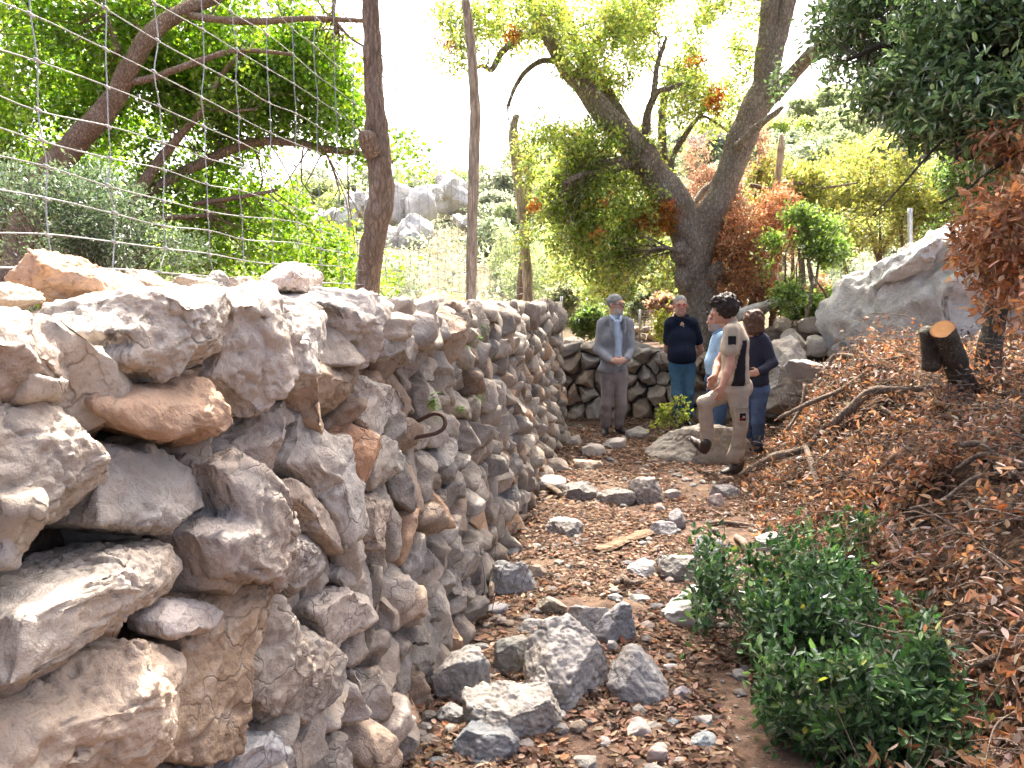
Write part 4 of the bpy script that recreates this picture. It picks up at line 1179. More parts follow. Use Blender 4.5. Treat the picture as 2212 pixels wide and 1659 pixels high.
    small_tree('leafy_bush', 'leafy green bush hanging left of the boulder behind the people', 1745, 700, 10.6, [blob(1735 + 85 * math.cos(t * 2.4) * (t / 19) ** .5, 560 + 105 * math.sin(t * 2.4) * (t / 19) ** .5, 10.5 + .3 * math.sin(t * 1.7), 26 + 9 * math.sin(t * 3.1), 22 + 9 * math.cos(t * 2.3), .25) for t in range(20)], 2000, [(0.16, 0.24, 0.05), (0.23, 0.31, 0.07), (0.10, 0.16, 0.035)], ln=0.062, cat='bush', gap=0.02)
    small_tree('dead_bush', 'withered brown bush behind the dark haired man', 1640, 690, 11.2, [blob(1600, 520, 11.6, 50, 60, .4), blob(1650, 600, 11.3, 70, 60, .4), blob(1720, 640, 11.1, 60, 50, .4), blob(1600, 640, 11.5, 55, 45, .4), blob(1680, 470, 11.8, 45, 60, .4), blob(1560, 560, 11.9, 30, 50, .3)], 1700, BR, mat='leaf_dead', cat='bush', ln=.075, wd=.028)
    small_tree('dead_bush', 'withered brown branches hanging between the two oak limbs', 1560, 520, 13.2, [blob(1540, 400, 13.2, 50, 45, .4), blob(1560, 460, 13.2, 45, 60, .4), blob(1640, 330, 13.4, 22, 60, .3), blob(1520, 330, 13.4, 40, 40, .3, .5)], 800, [(0.36, 0.22, 0.15), (0.42, 0.28, 0.2)], mat='leaf_dead', cat='bush', ln=.075, wd=.028)
    for k, (x, y, Y, w, lab, pal) in enumerate([(1270, 690, 14.5, 40, 'round green bush behind the back wall left of the jacket man', MG), (1330, 605, 16, 45, 'green bush behind the jacket man head', MG), (1390, 655, 17, 36, 'grey green bush behind the shoulder of the jacket man', [(0.14, .17, .09), (.18, .21, .12)]),
                                                (1430, 620, 17, 34, 'pale green bush left of the polo man head', [(0.15, .19, .08), (.2, .24, .11)]), (1215, 640, 15, 36, 'pale scrub bush beyond the wall end', [(0.2, .22, .12), (.24, .25, .14)]), (1430, 655, 15.5, 30, 'brown dry bush above the gate', [(0.36, .23, .15), (.3, .2, .13)])]):
        r2 = np.random.default_rng(300 + k)
        c = P(x, y, Y)
        s = w * Y / FPX
        o = obj('bush', bush_mesh(r2, 'bush', 600, 8, 0.075 / s, 0.04 / s, pal, 120 + k, 1.1, spread=0.14), None, (c[0], c[1], c[2] - s))
        o.scale = (s, s, s)
        tag(o, lab, 'bush', 'bushes just beyond the back wall')
build_scrub()
# ================================================================== boulders on the right
def slab_obj(rs, name, outline, Y, front, back, tint, mat, parent=None, level=6, tilt=(0, 0), **kw):
    pts = np.array([P(x, y, Y)[[0, 2]] for x, y in outline])
    c, A = centroid(pts)
    q, F = stone_shape(level, rs, pts - c, front=front, back=back, **kw)
    V = frame_pts(q, (c[0], Y, c[1]), (1, 0, 0), (0, 0, 1), unit((tilt[0], -1, tilt[1])))
    return wobj(name, V, F, M[mat], parent, tinted(tint, q, rs), center=V.mean(0))
def build_boulders():
    rs = np.random.default_rng(8)
    root = thing('boulder_outcrop', 'large pale limestone outcrop with diagonal cracks on the right', 'rock', (*P(1990, 700, 9.6)[:2], 0.1))
    W = (0.80, 0.76, 0.69)
    slab_obj(rs, 'slab', [(1830, 800), (1800, 720), (1790, 650), (1835, 585), (1940, 535), (2050, 488), (2200, 470), (2440, 490), (2440, 880), (1900, 880)], 9.3, 0.65, 0.9, W, 'boulder', root, 6, (0, .25), cuts=5, rough=0.05, boxy=4.2, fine=0.055)
    slab_obj(rs, 'slab', [(1850, 640), (1880, 575), (1930, 556), (1990, 530), (2060, 500), (2110, 508), (2130, 540), (2060, 575), (1980, 605), (1900, 640)], 9.35, 0.6, 1.0, (0.78, 0.76, 0.72), 'boulder', root, 6, (0, .4), cuts=10, rough=0.06, boxy=3.2, fine=0.055)
    slab_obj(rs, 'slab', [(1800, 720), (1770, 680), (1830, 640), (1850, 580), (1890, 575), (1910, 620), (1890, 680), (1850, 740)], 9.9, 0.4, 0.6, W, 'boulder', root, 5, (-.1, .2), cuts=9, rough=0.07, boxy=3)
    slab_obj(rs, 'slab', [(2120, 560), (2150, 520), (2230, 515), (2420, 540), (2420, 760), (2200, 700)], 8.9, 0.4, 0.9, W, 'boulder', root, 6, (0, .2), cuts=9, rough=0.06, boxy=3.2)
    o = slab_obj(rs, 'standing_stone', [(1655, 900), (1658, 800), (1672, 735), (1710, 722), (1742, 760), (1745, 840), (1730, 900)], 9.4, 0.22, 0.28, (0.46, 0.43, 0.38), 'rock_warm', None, 6, (.1, .1), cuts=8, rough=0.07, boxy=3)
    tag(o, 'upright pale standing stone at the right end of the back wall', 'rock')
    o = slab_obj(rs, 'rock', [(1700, 780), (1750, 765), (1800, 770), (1845, 800), (1830, 860), (1740, 850)], 8.6, 0.2, 0.3, (0.55, 0.52, 0.48), 'rock_warm', None, 5, (0, .4), cuts=8, rough=0.08, boxy=2.8)
    tag(o, 'white sunlit rock poking out of the top of the brush pile', 'rock')
    o = slab_obj(rs, 'rock', [(1585, 672), (1620, 655), (1685, 640), (1690, 655), (1650, 680), (1600, 690)], 10.8, 0.12, 0.25, (0.58, 0.57, 0.55), 'rock_warm', None, 5, (0, .3), cuts=6, rough=0.06)
    tag(o, 'pale slanting slab behind the curly haired people', 'rock')
    rs2 = np.random.default_rng(55)
    for k, (x, y, w, h, Y, lab) in enumerate([(1715, 735, 46, 40, 10, 'grey stone on the bank left of the outcrop'), (1755, 700, 52, 36, 10.2, 'long grey stone lying on the bank below the green bush'), (1760, 745, 44, 40, 9.9, 'round grey stone low on the bank beside the outcrop'), (1800, 715, 40, 36, 10, 'pale stone wedged against the left foot of the outcrop'), (1815, 755, 44, 36, 9.7, 'dark stone at the foot of the outcrop'), (1690, 700, 34, 26, 10.3, 'dark stone on top of the bank behind the navy sweater'), (1725, 775, 30, 34, 9.7, 'small pale stone beside the standing stone')]):
        c = P(x, y, Y)
        q, F = stone_shape(4, rs2, size=np.array((w * 1.15, w, h * 1.15)) * .5 * Y / FPX * 1.15, boxy=2.6, cuts=8, rough=0.1)
        o = wobj('rock', c + q, F, M['rock_warm'], None, tinted(LIME[k % 5], q, rs2), center=c)
        tag(o, lab, 'rock', 'stones on the bank')
    # bank of earth under those stones
    q, F = stone_shape(5, rs2, size=(0.95, 0.5, 0.62), boxy=2.4, cuts=3, rough=0.12)
    o = wobj('earth_bank', P(1765, 790, 10.45) + q, F, bpy.data.materials['core_earth'])
    tag(o, kind='structure')
    # boulder under the young man's boot
    c = G(1490, 1022)
    pts = np.array([P(x, y, 8.12)[[0, 2]] for x, y in [(1376, 1012), (1385, 985), (1415, 955), (1450, 935), (1490, 924), (1545, 915), (1590, 925), (1622, 965), (1632, 1020), (1600, 1050), (1480, 1050), (1390, 1040)]])
    cc, A = centroid(pts)
    q, F = stone_shape(6, rs2, pts - cc, front=0.40, back=0.75, boxy=2.3, cuts=5, rough=0.06, fine=0.025)
    V = frame_pts(q, (cc[0], 8.12, cc[1]), (1, 0, 0), (0, 0.05, 1), unit((0, -1, .15)))
    o = wobj('boulder', V, F, M['rock_warm'], None, tinted((0.34, 0.315, 0.27), q, rs2), center=V.mean(0))
    tag(o, 'low rounded boulder with a boot resting on it', 'rock')
build_boulders()

# ================================================================== stump, leaning trunk, poles
def build_stump():
    root = thing('tree_stump', 'sawn off dark tree stump with a fresh orange cut, standing in the brush pile', 'stump', (*P(2105, 920, 6.6)[:2], 0.1))
    a, b = P(2130, 960, 6.75), P(2037, 712, 5.92)
    ax = unit(b - a)
    rs = np.random.default_rng(4)
    pts = [[*(a + (b - a) * t), r] for t, r in ((0, .165), (.3, .115), (.6, .095), (.85, .09), (1.0, .087))]
    tube_obj('trunk', np.array(pts), M['bark_lichen'], root, sides=24, n=8, gnarl=0.10, seed=3, cap=True)
    nrm = unit(ax + np.array((-.12, -.25, .15)))
    u = unit(np.cross(nrm, (0, 0, 1))); w = np.cross(nrm, u)
    th = np.linspace(0, 2 * math.pi, 36, endpoint=False)
    rr = 0.083 * (1 + 0.05 * np.sin(2 * th + 1) + 0.03 * np.sin(3 * th))
    rim = b + ax * 0.006 + rr[:, None] * (np.cos(th)[:, None] * u + np.sin(th)[:, None] * w)
    low = rim - nrm * 0.03
    V = np.vstack([rim, low, b + ax * 0.006])
    k = np.arange(36); k2 = (k + 1) % 36
    s = NT('fresh_cut_wood')
    v = s.coord(shuffle=False)
    d = s.n('ShaderNodeVectorMath', _operation='LENGTH', i0=v).outputs['Value']
    ring = s.n('ShaderNodeTexNoise', _noise_dimensions='1D', W=d, Scale=140.0, Detail=3.0).outputs[0]
    n = s.noise(v, 25, 4)
    c = s.mix(s.ramp(ring, .35, .65), (0.44, 0.20, 0.07), (0.54, 0.28, 0.11))
    c = s.mix(s.math('MULTIPLY', s.ramp(d, .066, .083), 0.8), c, (0.25, 0.10, 0.04))
    c = s.mix(s.math('MULTIPLY', s.ramp(n, .5, .7), 0.35), c, (0.40, 0.15, 0.045))
    mat = s.finish(c, 0.75, n, 0.2, 0.004, 0.2)
    wobj('cut_face', V, [np.stack([np.full(36, 72), k, k2], -1), np.stack([k, k + 36, k2 + 36, k2], -1)], mat, root, smooth=False, center=b + ax * 0.006)
    st = [[*(b + np.array((0.05, .22, -.30))), .07], [*(b + np.array((-.02, .14, -.12))), .062], [*(b + np.array((-.085, .08, -.005))), .05]]
    tube_obj('side_stub', np.array(st), M['bark_lichen'], root, sides=14, n=5, gnarl=.12, seed=6)
    r2 = thing('leaning_trunk', 'thin lichen covered trunk leaning right in front of the outcrop', 'tree', (*P(2140, 780, 6.4)[:2], 0.4))
    tube_obj('trunk', limb([(2128, 860, 6.4, 28), (2140, 740, 6.4, 25), (2155, 660, 6.35, 22), (2170, 590, 6.3, 22), (2195, 530, 6.2, 22), (2225, 470, 6.1, 21), (2290, 380, 6, 20), (2400, 250, 6, 18)]), M['bark_lichen'], r2, sides=16, n=6, gnarl=.2, seed=9)
    tube_obj('branch', limb([(2160, 640, 6.35, 14), (2190, 615, 6.2, 10), (2230, 600, 6.1, 8)]), M['bark_lichen'], r2, sides=9, n=4, gnarl=.15, seed=19)
    o = tube_obj('dead_pole', limb([(1688, 290, 12.6, 5), (1686, 340, 12.6, 8), (1682, 370, 12.6, 7), (1680, 420, 12.6, 5), (1678, 500, 12.6, 5), (1676, 640, 12.6, 5)]), M['pole_pale'], None, sides=10, n=5, gnarl=.2, seed=2)
    tag(o, 'upright dead pole with a broken orange top among the brown bushes', 'pole')
    m = plain('grey_steel', (0.45, 0.48, 0.52), 0.5, 30, 0.2, metallic=0.4)
    o = tube_obj('metal_post', limb([(1966, 450, 11.2, 5), (1966, 500, 11.2, 5), (1968, 600, 11.2, 5)]), m, None, sides=12, n=3)
    tag(o, 'grey round metal post standing behind the outcrop', 'post')
    o = tube_obj('metal_post', limb([(1213, 640, 13.5, 2.6), (1213, 690, 13.5, 2.6), (1214, 760, 13.5, 2.6)]), m, None, sides=8, n=3)
    tag(o, 'thin pale metal post just beyond the far wall end', 'post')
build_stump()

def build_gate():
    Y = 15.2
    root = thing('mesh_gate', 'rusty wire mesh gate between posts behind the jacket man', 'gate', (*P(1430, 745, Y)[:2], 0.85))
    m = plain('rusty_steel', (0.20, 0.15, 0.12), 0.7, 30, 0.4, metallic=0.2)
    g = plain('dull_steel', (0.33, 0.33, 0.33), 0.6, 30, 0.3, metallic=0.3)
    for x in (1382, 1427, 1462, 1492):
        tube_obj('post', limb([(x, 668, Y, 2.4), (x, 745, Y, 2.4)]), g, root, sides=6, n=2)
    for k in range(8):
        y = 672 + k * 6
        tube_obj('wire', limb([(1382, y, Y, .6), (1492, y, Y, .6)]), m, root, sides=4, n=2)
    for k in range(16):
        x = 1386 + k * 7
        tube_obj('bar', limb([(x, 670, Y, .6), (x, 718, Y, .6)]), m, root, sides=4, n=2)
    rs = np.random.default_rng(14)
    root = thing('hut_wall', 'low pale block wall behind the mesh gate', 'wall', (*P(1430, 745, 16)[:2], 0.85))
    root['kind'] = 'thing'
    for r in range(3):
        for k in range(7):
            c = P(1345 + k * 26 + (r % 2) * 11, 742 - r * 15, 16)
            q, F = stone_shape(3, rs, size=np.array((13, 14, 8)) * 16 / FPX, boxy=3.4, cuts=4, rough=.05)
            wobj('block', c + q, F, M['rock_warm'], root, tinted(LIME[(r + k) % 5], q, rs), center=c)
build_gate()

# ================================================================== brush pile
def mound(x, y):
    x = np.asarray(x, dtype=float); y = np.asarray(y, dtype=float)
    xb = np.interp(y, [1.5, 2.2, 3, 4.5, 6, 7, 8, 8.8], [1.15, 1.3, 1.5, 1.8, 2.08, 2.34, 2.62, 2.9])
    amp = np.interp(y, [1.5, 2.5, 3.5, 5, 6.2, 7.3, 8.3, 9.0], [.5, .58, .72, .92, 1.02, 1.06, 1.02, .75])
    h = amp * sstep(-0.05, 0.85, x - xb) - 0.38 * np.exp(-((x - 2.95) / .4) ** 2 - ((y - 5.5) / .6) ** 2)
    p = np.stack([x, y, np.zeros_like(x)], -1)
    return h + (0.16 * fbm(p * 1.6, 3, 41) + 0.13 * fbm(p * 4.5, 2, 47)) * sstep(0, .5, x - xb) + terrain(x, y)
def build_brush():
    rs = np.random.default_rng(17)
    root = thing('brush_pile', 'heap of cut oak branches with dry brown leaves along the right of the path', 'brush pile', (2.9, 5.2, 0.05))
    xs, ys = np.linspace(1.1, 6.2, 110), np.linspace(1.4, 9.0, 150)
    X, Y = np.meshgrid(xs, ys, indexing='ij')
    Zm = mound(X, Y) - 0.09
    V = np.stack([X, Y, Zm], -1).reshape(-1, 3)
    n, m = X.shape
    i, j = np.meshgrid(np.arange(n - 1), np.arange(m - 1), indexing='ij')
    F = np.stack([i * m + j, (i + 1) * m + j, (i + 1) * m + j + 1, i * m + j + 1], -1).reshape(-1, 4)
    s = NT('gap_shade_brown')
    v = s.coord(shuffle=False)
    nz = s.noise(v, 22, 5, .7); vo = s.voronoi(v, 34)
    c = s.mix(s.ramp(nz, .35, .65), (0.03, 0.02, 0.014), (0.13, 0.08, 0.05))
    mat = s.finish(c, 0.95, s.math('ADD', nz, vo), 1.0, 0.06, 0.1)
    wobj('tangle_shade', V, F, mat, root)  # underlay sheet; the shade inside the heap is put into its dark colour
    # sprays of dry leaves
    n = 12500
    y = 1.9 + 7.0 * rs.random(n) ** 1.05
    xb = np.interp(y, [1.5, 2.2, 3, 4.5, 6, 7, 8, 8.8], [1.15, 1.3, 1.5, 1.8, 2.08, 2.34, 2.62, 2.9])
    x = xb - 0.22 + (2.9 + 0.15 * y) * rs.random(n) ** 1.25
    z = mound(x, y) + rs.normal(size=n) * 0.05 - 0.015
    spike = rs.random(n) < 0.14
    z = z + np.where(spike, rs.uniform(0, .24, n), 0)
    p = np.stack([x, y, z], -1)
    keep = (x < 0.70 * y + 0.6) & ~((x < xb + .05) & (rs.random(n) < .5)) & (fbm(np.stack([x, y, 0 * x], -1) * 5.0, 2, 66) > -.12)
    p = p[keep]
    d = unit(np.stack([-np.abs(rs.normal(size=len(p))) * .6, -rs.random(len(p)) * .8, rs.normal(size=len(p)) * .25], -1))
    tone = fbm(p * 1.3, 2, 91)
    V1, F1, T1 = twig_leaves(rs, p, d, 8, 0.10, 0.056, 0.022, DEADPAL + [(0.42, 0.35, 0.29), (0.15, 0.10, 0.07)], (3, 3, 3, 1.6, 0.8, 1.8, 3.2), 0.15, rich=True, clump_var=.34, up_bias=.15, align=1.1, curl=.3)
    T1 = T1 * (0.78 + 0.45 * np.repeat(tone, 8 * 6))[:, None]
    o = wobj('dry_leaves', V1, F1, M['leaf_dead'], root, T1, smooth=False)
    o['kind'] = 'stuff'
    ac = Acc()
    for k in range(1900):
        c = p[rs.integers(len(p))] + (0, 0, rs.uniform(0, .07))
        L = rs.uniform(.12, .6)
        a = rs.uniform(-1, 1) * 1.2 + math.pi * .95
        e = np.array((math.cos(a), math.sin(a) * .8, rs.normal() * .25)) * L
        m1 = c - e * .5 + rs.normal(size=3) * .04 * L
        mid = c + rs.normal(size=3) * .07 * L + (0, 0, .04)
        m2 = c + e * .5
        r = rs.uniform(.0018, .006)
        add_tube(ac, np.array([[*m1, r], [*mid, r * .8], [*m2, r * .35]]), sides=4, n=4, cap=False)
    o = ac.build('twigs', M['bark_dead'], root)
    o['kind'] = 'stuff'
    BR = [[(1600, 1030, 7.0, 8), (1635, 1008, 6.95, 9), (1680, 985, 6.9, 10), (1740, 968, 6.8, 8), (1790, 966, 6.6, 5)],
          [(1740, 965, 6.2, 6), (1752, 1000, 6.0, 7), (1760, 1030, 5.9, 7), (1768, 1075, 5.8, 6)],
          [(1790, 950, 6.4, 9), (1840, 895, 6.3, 10), (1880, 870, 6.2, 10), (1940, 858, 6.2, 8), (2010, 870, 6.1, 7)],
          [(1680, 905, 6.8, 4), (1750, 870, 6.8, 5), (1820, 840, 6.8, 5), (1900, 800, 6.8, 4), (1950, 770, 6.7, 3)],
          [(2000, 980, 5.0, 5), (2050, 965, 4.8, 7), (2120, 945, 4.6, 8), (2220, 925, 4.4, 10)],
          [(2070, 1055, 4.3, 7), (2130, 1040, 4.2, 8), (2230, 1010, 4.0, 10)],
          [(2060, 1110, 4.2, 5), (2120, 1085, 4.1, 6), (2230, 1040, 3.9, 7)],
          [(1620, 1090, 6.3, 3), (1700, 1100, 5.9, 4), (1800, 1098, 5.6, 5), (1900, 1095, 5.4, 4)],
          [(1985, 1600, 2.75, 3), (2010, 1540, 2.75, 5), (2080, 1455, 2.75, 7), (2150, 1420, 2.7, 8), (2230, 1400, 2.7, 10)],
          [(1700, 1270, 4.0, 3), (1800, 1280, 3.7, 5), (1860, 1300, 3.6, 6), (1960, 1330, 3.5, 7)],
          [(1830, 1340, 3.3, 3), (1900, 1380, 3.2, 4), (2000, 1410, 3.1, 6), (2100, 1440, 3.0, 6)],
          [(1740, 830, 7.2, 4), (1730, 880, 7.1, 4), (1700, 930, 7, 3)],
          [(1890, 1120, 5, 3), (1960, 1080, 4.9, 5), (2040, 1060, 4.8, 6)],
          [(1960, 1190, 4.2, 3), (2030, 1130, 4.1, 4), (2110, 1130, 4.0, 5), (2220, 1150, 3.8, 6)],
          [(2090, 1240, 3.5, 4), (2130, 1340, 3.3, 5), (2160, 1380, 3.2, 4)],
          [(1900, 905, 6, 4), (1960, 930, 5.8, 5), (2040, 940, 5.6, 4)],
          [(1790, 800, 8.2, 3), (1800, 770, 8.2, 5), (1830, 810, 8.1, 6), (1850, 830, 8, 5)]]
    for k, b in enumerate(BR):
        w = limb(b)
        w[:, 2] = np.maximum(w[:, 2], mound(w[:, 0], w[:, 1]) + 0.03)
        tube_obj('branch', w, M['bark_dead'], root, sides=9, n=6, gnarl=.22, seed=200 + k)
build_brush()

# ================================================================== green shrub in the foreground, small plants
def build_shrub():
    rs = np.random.default_rng(23)
    root = thing('evergreen_shrub', 'low glossy dark green shrub in the lower right foreground', 'shrub', (1.25, 3.2, 0.02))
    B = [(1.20, 3.12, .20, .28, .36, .20), (1.02, 3.42, .18, .20, .26, .19), (1.38, 2.75, .17, .28, .30, .19), (1.40, 3.40, .27, .24, .28, .20), (1.62, 4.15, .27, .24, .16, .16, .6), (1.05, 3.85, .25, .14, .16, .20, .5), (1.28, 3.75, .2, .2, .2, .2, .6), (1.10, 2.78, .10, .18, .2, .12), (1.33, 2.55, .14, .22, .16, .16), (1.9, 4.3, .38, .16, .14, .10, .4)]
    for _ in range(26):
        a = rs.uniform(0, 6.28)
        B.append((1.25 + .42 * math.cos(a), 3.2 + .62 * math.sin(a), rs.uniform(.2, .42), .045, .045, rs.uniform(.05, .10), 4.0))
    pal = [(0.034, 0.08, 0.022), (0.052, 0.112, 0.03), (0.022, 0.052, 0.016), (0.10, 0.17, 0.05), (0.25, 0.24, 0.04)]
    p, d, k = crown_points(rs, B, 1450, -0.08, 4.2, 0.0, 9)
    V, F, T = twig_leaves(rs, p, unit(d + (0, 0, .7)), 9, 0.075, 0.046, 0.022, pal, (3, 3, 2, 1.3, .12), -0.5, rich=True, clump_var=.3, up_bias=.5)
    wobj('foliage', V, F, M['leaf_dark'], root, T, smooth=False)
    base = np.array([(1.2 + rs.normal() * .2, 3.2 + rs.normal() * .35, .02) for _ in range(14)])
    add_twigs(root, rs, p, base, 420, 'bark_dead', 0.006, 'stems')
    # sapling beside the boulder
    root = thing('sapling', 'yellow green leafy sapling in front of the polo man jeans', 'plant', (*G(1452, 925)[:2], 0))
    stem = limb([(1450, 930, 9.3, 1.5), (1448, 905, 9.3, 1.3), (1456, 880, 9.3, 1), (1470, 862, 9.3, .8)])
    tube_obj('stem', stem, M['bark_dead'], root, sides=5)
    B = [blob(1445, 910, 9.3, 22, 18, .12), blob(1435, 885, 9.3, 18, 14, .1), blob(1480, 895, 9.2, 16, 12, .1), blob(1465, 868, 9.3, 22, 10, .1), blob(1425, 920, 9.2, 16, 10, .1)]
    add_crown(root, rs, B, 75, 6, 0.06, 0.055, 0.028, [(0.20, 0.26, 0.04), (0.30, 0.32, 0.06)], gap=-1, shell=0, name='foliage')
    root = thing('bramble', 'yellowish bush growing beside the polo man on the back wall', 'plant', (*P(1428, 760, 11.6)[:2], .8))
    add_crown(root, rs, [blob(1432, 690, 11.8, 14, 16, .15), blob(1425, 715, 11.7, 14, 16, .15), blob(1440, 735, 11.6, 10, 14, .1)], 120, 7, 0.07, 0.06, 0.03, [(0.22, 0.27, 0.04), (0.3, 0.3, 0.05)], gap=-1, shell=0, name='foliage')
    # ferns in the wall joints
    for k, (x, y, s, lab) in enumerate([(925, 845, .10, 'bright green fern growing from the wall face above the rusty hook'), (1020, 715, .09, 'small fern high in the wall joints'), (985, 868, .07, 'small fern right of the rusty hook'), (1040, 690, .07, 'little green tuft near the top of the wall'), (1022, 830, .08, 'yellow green weed in a joint of the wall'), (995, 735, .07, 'tuft of green in the shaded upper wall'), (1180, 985, .09, 'green tuft low on the far part of the wall')]):
        w = to_wall((x, y))
        o0 = WO + w[0] * EU + w[1] * EV + EN * 0.0
        ps, ax, nr, ln = [], [], [], []
        for f in range(9):
            dirv = unit(EN * rs.uniform(.5, 1) + EU * rs.normal() * .7 + EV * rs.uniform(-.9, .6))
            L = s * rs.uniform(.7, 1.3)
            side = unit(np.cross(dirv, (0, 0, 1)))
            for t in np.linspace(.15, 1, 10):
                c = o0 + dirv * L * t + np.array((0, 0, -1)) * L * .45 * t * t
                for sg in (-1, 1):
                    ps.append(c); ax.append(side * sg + dirv * .5); nr.append((rs.normal() * .3, rs.normal() * .3, 1)); ln.append(L * .28 * (1.1 - t))
        n = len(ps)
        V, F, T = leaf_arrays(np.array(ps), np.array(ax), np.array(nr), np.array(ln), np.array(ln) * .45, pick_tint(rs, n, [(0.12, 0.22, 0.035), (0.17, 0.27, 0.05)]))
        o = wobj('fern', V, F, M['leaf'], None, T, smooth=False, center=o0)
        tag(o, lab, 'fern', 'ferns and tufts on the long wall')
build_shrub()

def build_small():
    rs = np.random.default_rng(29)
    # rusty rebar loop in the wall
    w = to_wall((893, 905))
    b = WO + w[0] * EU + w[1] * EV
    s = 3.15 / FPX
    def off(r, u, up): return [*(b + EN * r + EU * u + np.array((0, 0, 1)) * up), .0085]
    pts = np.array([off(-.06, .03, .0), off(.0, .02, .012), off(.05, .01, .035), off(.09, 0, .05), off(.125, -.01, .042), off(.14, -.02, .018), off(.135, -.03, -.008), off(.105, -.035, -.026), off(.05, -.04, -.036), off(0, -.045, -.042), off(-.06, -.05, -.045)])
    m = plain('rusted_iron', (0.10, 0.055, 0.04), 0.8, 120, 0.4, 0.5)
    o = tube_obj('iron_hook', pts, m, None, sides=10, n=7)
    tag(o, 'rusty bent iron bar looping out of the wall face', 'hook')
    # plank, sticks
    def stick(name, label, pts, mat='bark_dead', cat='branch', **kw):
        o = tube_obj(name, np.array(pts), M[mat], None, sides=9, n=5, gnarl=.25, seed=int(abs(pts[0][0]) * 999) % 97, **kw)
        tag(o, label, cat, 'sticks on the path')
    def gs(l): return [[*(G(x, y) + (0, 0, h)), r] for x, y, h, r in l]
    a, c = G(1288, 1197), G(1402, 1160)
    ax = unit(c - a); sd = unit(np.cross(ax, (0, 0, 1)))
    L = np.linalg.norm(c - a)
    t = np.linspace(0, 1, 14)
    V = []
    for k in t:
        wv = (.055 + .012 * math.sin(k * 9)) * (1 - .55 * abs(k - .5) ** 2 * 2)
        base = a + ax * L * k + np.array((0, 0, .02 + .02 * k))
        for e, zz in ((-1, 0), (-.6, .014), (.6, .016), (1, 0)):
            V.append(base + sd * wv * e + np.array((0, 0, zz + rs.normal() * .002)))
    V = np.array(V)
    i, j = np.meshgrid(np.arange(13), np.arange(4), indexing='ij')
    F = np.stack([i * 4 + j, (i + 1) * 4 + j, (i + 1) * 4 + (j + 1) % 4, i * 4 + (j + 1) % 4], -1).reshape(-1, 4)
    F = np.vstack([F, [(0, 1, 2, 3)], [(55, 54, 53, 52)]])
    o = wobj('wood_plank', V, F, bark('old_plank', (0.24, 0.15, 0.09), (0.36, 0.25, 0.16), 12, .2, .6, (.3, 1, 1)), None, smooth=False)
    tag(o, 'broken brown plank of wood lying in the middle of the path', 'plank')
    stick('fallen_branch', 'short gnarled branch leaning at the wall foot beside the path', gs([(1085, 1180, .02, .03), (1105, 1155, .05, .026), (1125, 1135, .06, .022), (1148, 1128, .05, .012)]))
    stick('fallen_branch', 'dark root stub in front of the upright grey rock', gs([(1060, 1298, .02, .014), (1064, 1270, .05, .02), (1072, 1245, .06, .016), (1068, 1230, .05, .008)]))
    stick('fallen_branch', 'dark stick lying behind the blue grey rock', gs([(1528, 1137, .02, .016), (1560, 1137, .03, .016), (1600, 1141, .03, .014), (1640, 1143, .02, .008)]))
    stick('fallen_branch', 'lichen spotted branch end between the rocks and the green shrub', gs([(1590, 1170, .03, .022), (1605, 1190, .06, .024), (1625, 1215, .05, .022), (1650, 1240, .02, .014)]))
    stick('fallen_branch', 'small dark knot of wood behind the low white stone', gs([(1330, 1268, .02, .015), (1345, 1262, .04, .022), (1360, 1270, .03, .014), (1385, 1262, .02, .008)]))
    stick('fallen_branch', 'rusty brown pipe end by the rocks at the wall foot', gs([(1185, 1062, .04, .03), (1200, 1070, .04, .03), (1212, 1078, .03, .026)]))
    stick('fallen_branch', 'thin twig lying along the wall foot in the leaf litter', gs([(960, 1450, .01, .006), (1010, 1380, .02, .006), (1030, 1330, .05, .005), (1000, 1290, .2, .003)]))
    # thin dry stems against the wall
    ac = Acc()
    for k in range(14):
        c = G(1060 + rs.uniform(-60, 60), 1220 + rs.uniform(-120, 120))
        tip = c + np.array((rs.uniform(-.1, .25), rs.uniform(-.2, .2), rs.uniform(.2, .5)))
        add_tube(ac, np.array([[*c, .002], [*(c * .5 + tip * .5 + rs.normal(size=3) * .04), .0016], [*tip, .0008]]), sides=4, n=4, cap=False)
    o = ac.build('dry_stems', M['bark_dead'])
    tag(o, 'thin dry weed stems along the foot of the wall', 'weeds', kind='stuff')
    # leaf litter
    def litter(n, x0f, x1f, y0, y1, ln, rich, name, pw=1.0):
        y = y0 + (y1 - y0) * rs.random(n) ** pw
        x = x0f(y) + (x1f(y) - x0f(y)) * rs.random(n)
        z = terrain(x, y)
        keep = fbm(np.stack([x, y, 0 * x], -1) * 3.1, 2, 63) > -0.38 + 0.25 * rs.random(n)
        x, y, z = x[keep], y[keep], z[keep]
        m = len(x)
        p = np.stack([x, y, z + rs.uniform(.002, .022, m)], -1)
        a = rs.uniform(0, 2 * math.pi, m)
        ax = np.stack([np.cos(a), np.sin(a), rs.normal(size=m) * .12], -1)
        nr = unit(np.stack([rs.normal(size=m) * .3, rs.normal(size=m) * .3, np.ones(m)], -1))
        Ls = ln * rs.uniform(.25, 1.25, m)
        pal = [(0.175, 0.108, 0.072), (0.245, 0.165, 0.115), (0.115, 0.072, 0.048), (0.34, 0.25, 0.185), (0.07, 0.046, 0.033), (0.24, 0.12, 0.065)]
        V, F, T = leaf_arrays(p, ax, nr, Ls, Ls * rs.uniform(.35, .6, m), pick_tint(rs, m, pal, (3, 2.6, 3, 1.2, 2.6, 1)), rich, .12, rs.uniform(-.15, .2, m))
        o = wobj(name, V, F, M['leaf_dead'], None, T, smooth=False)
        return o
    xl = lambda y: wall_x(np.minimum(y, 9.6)) - .03
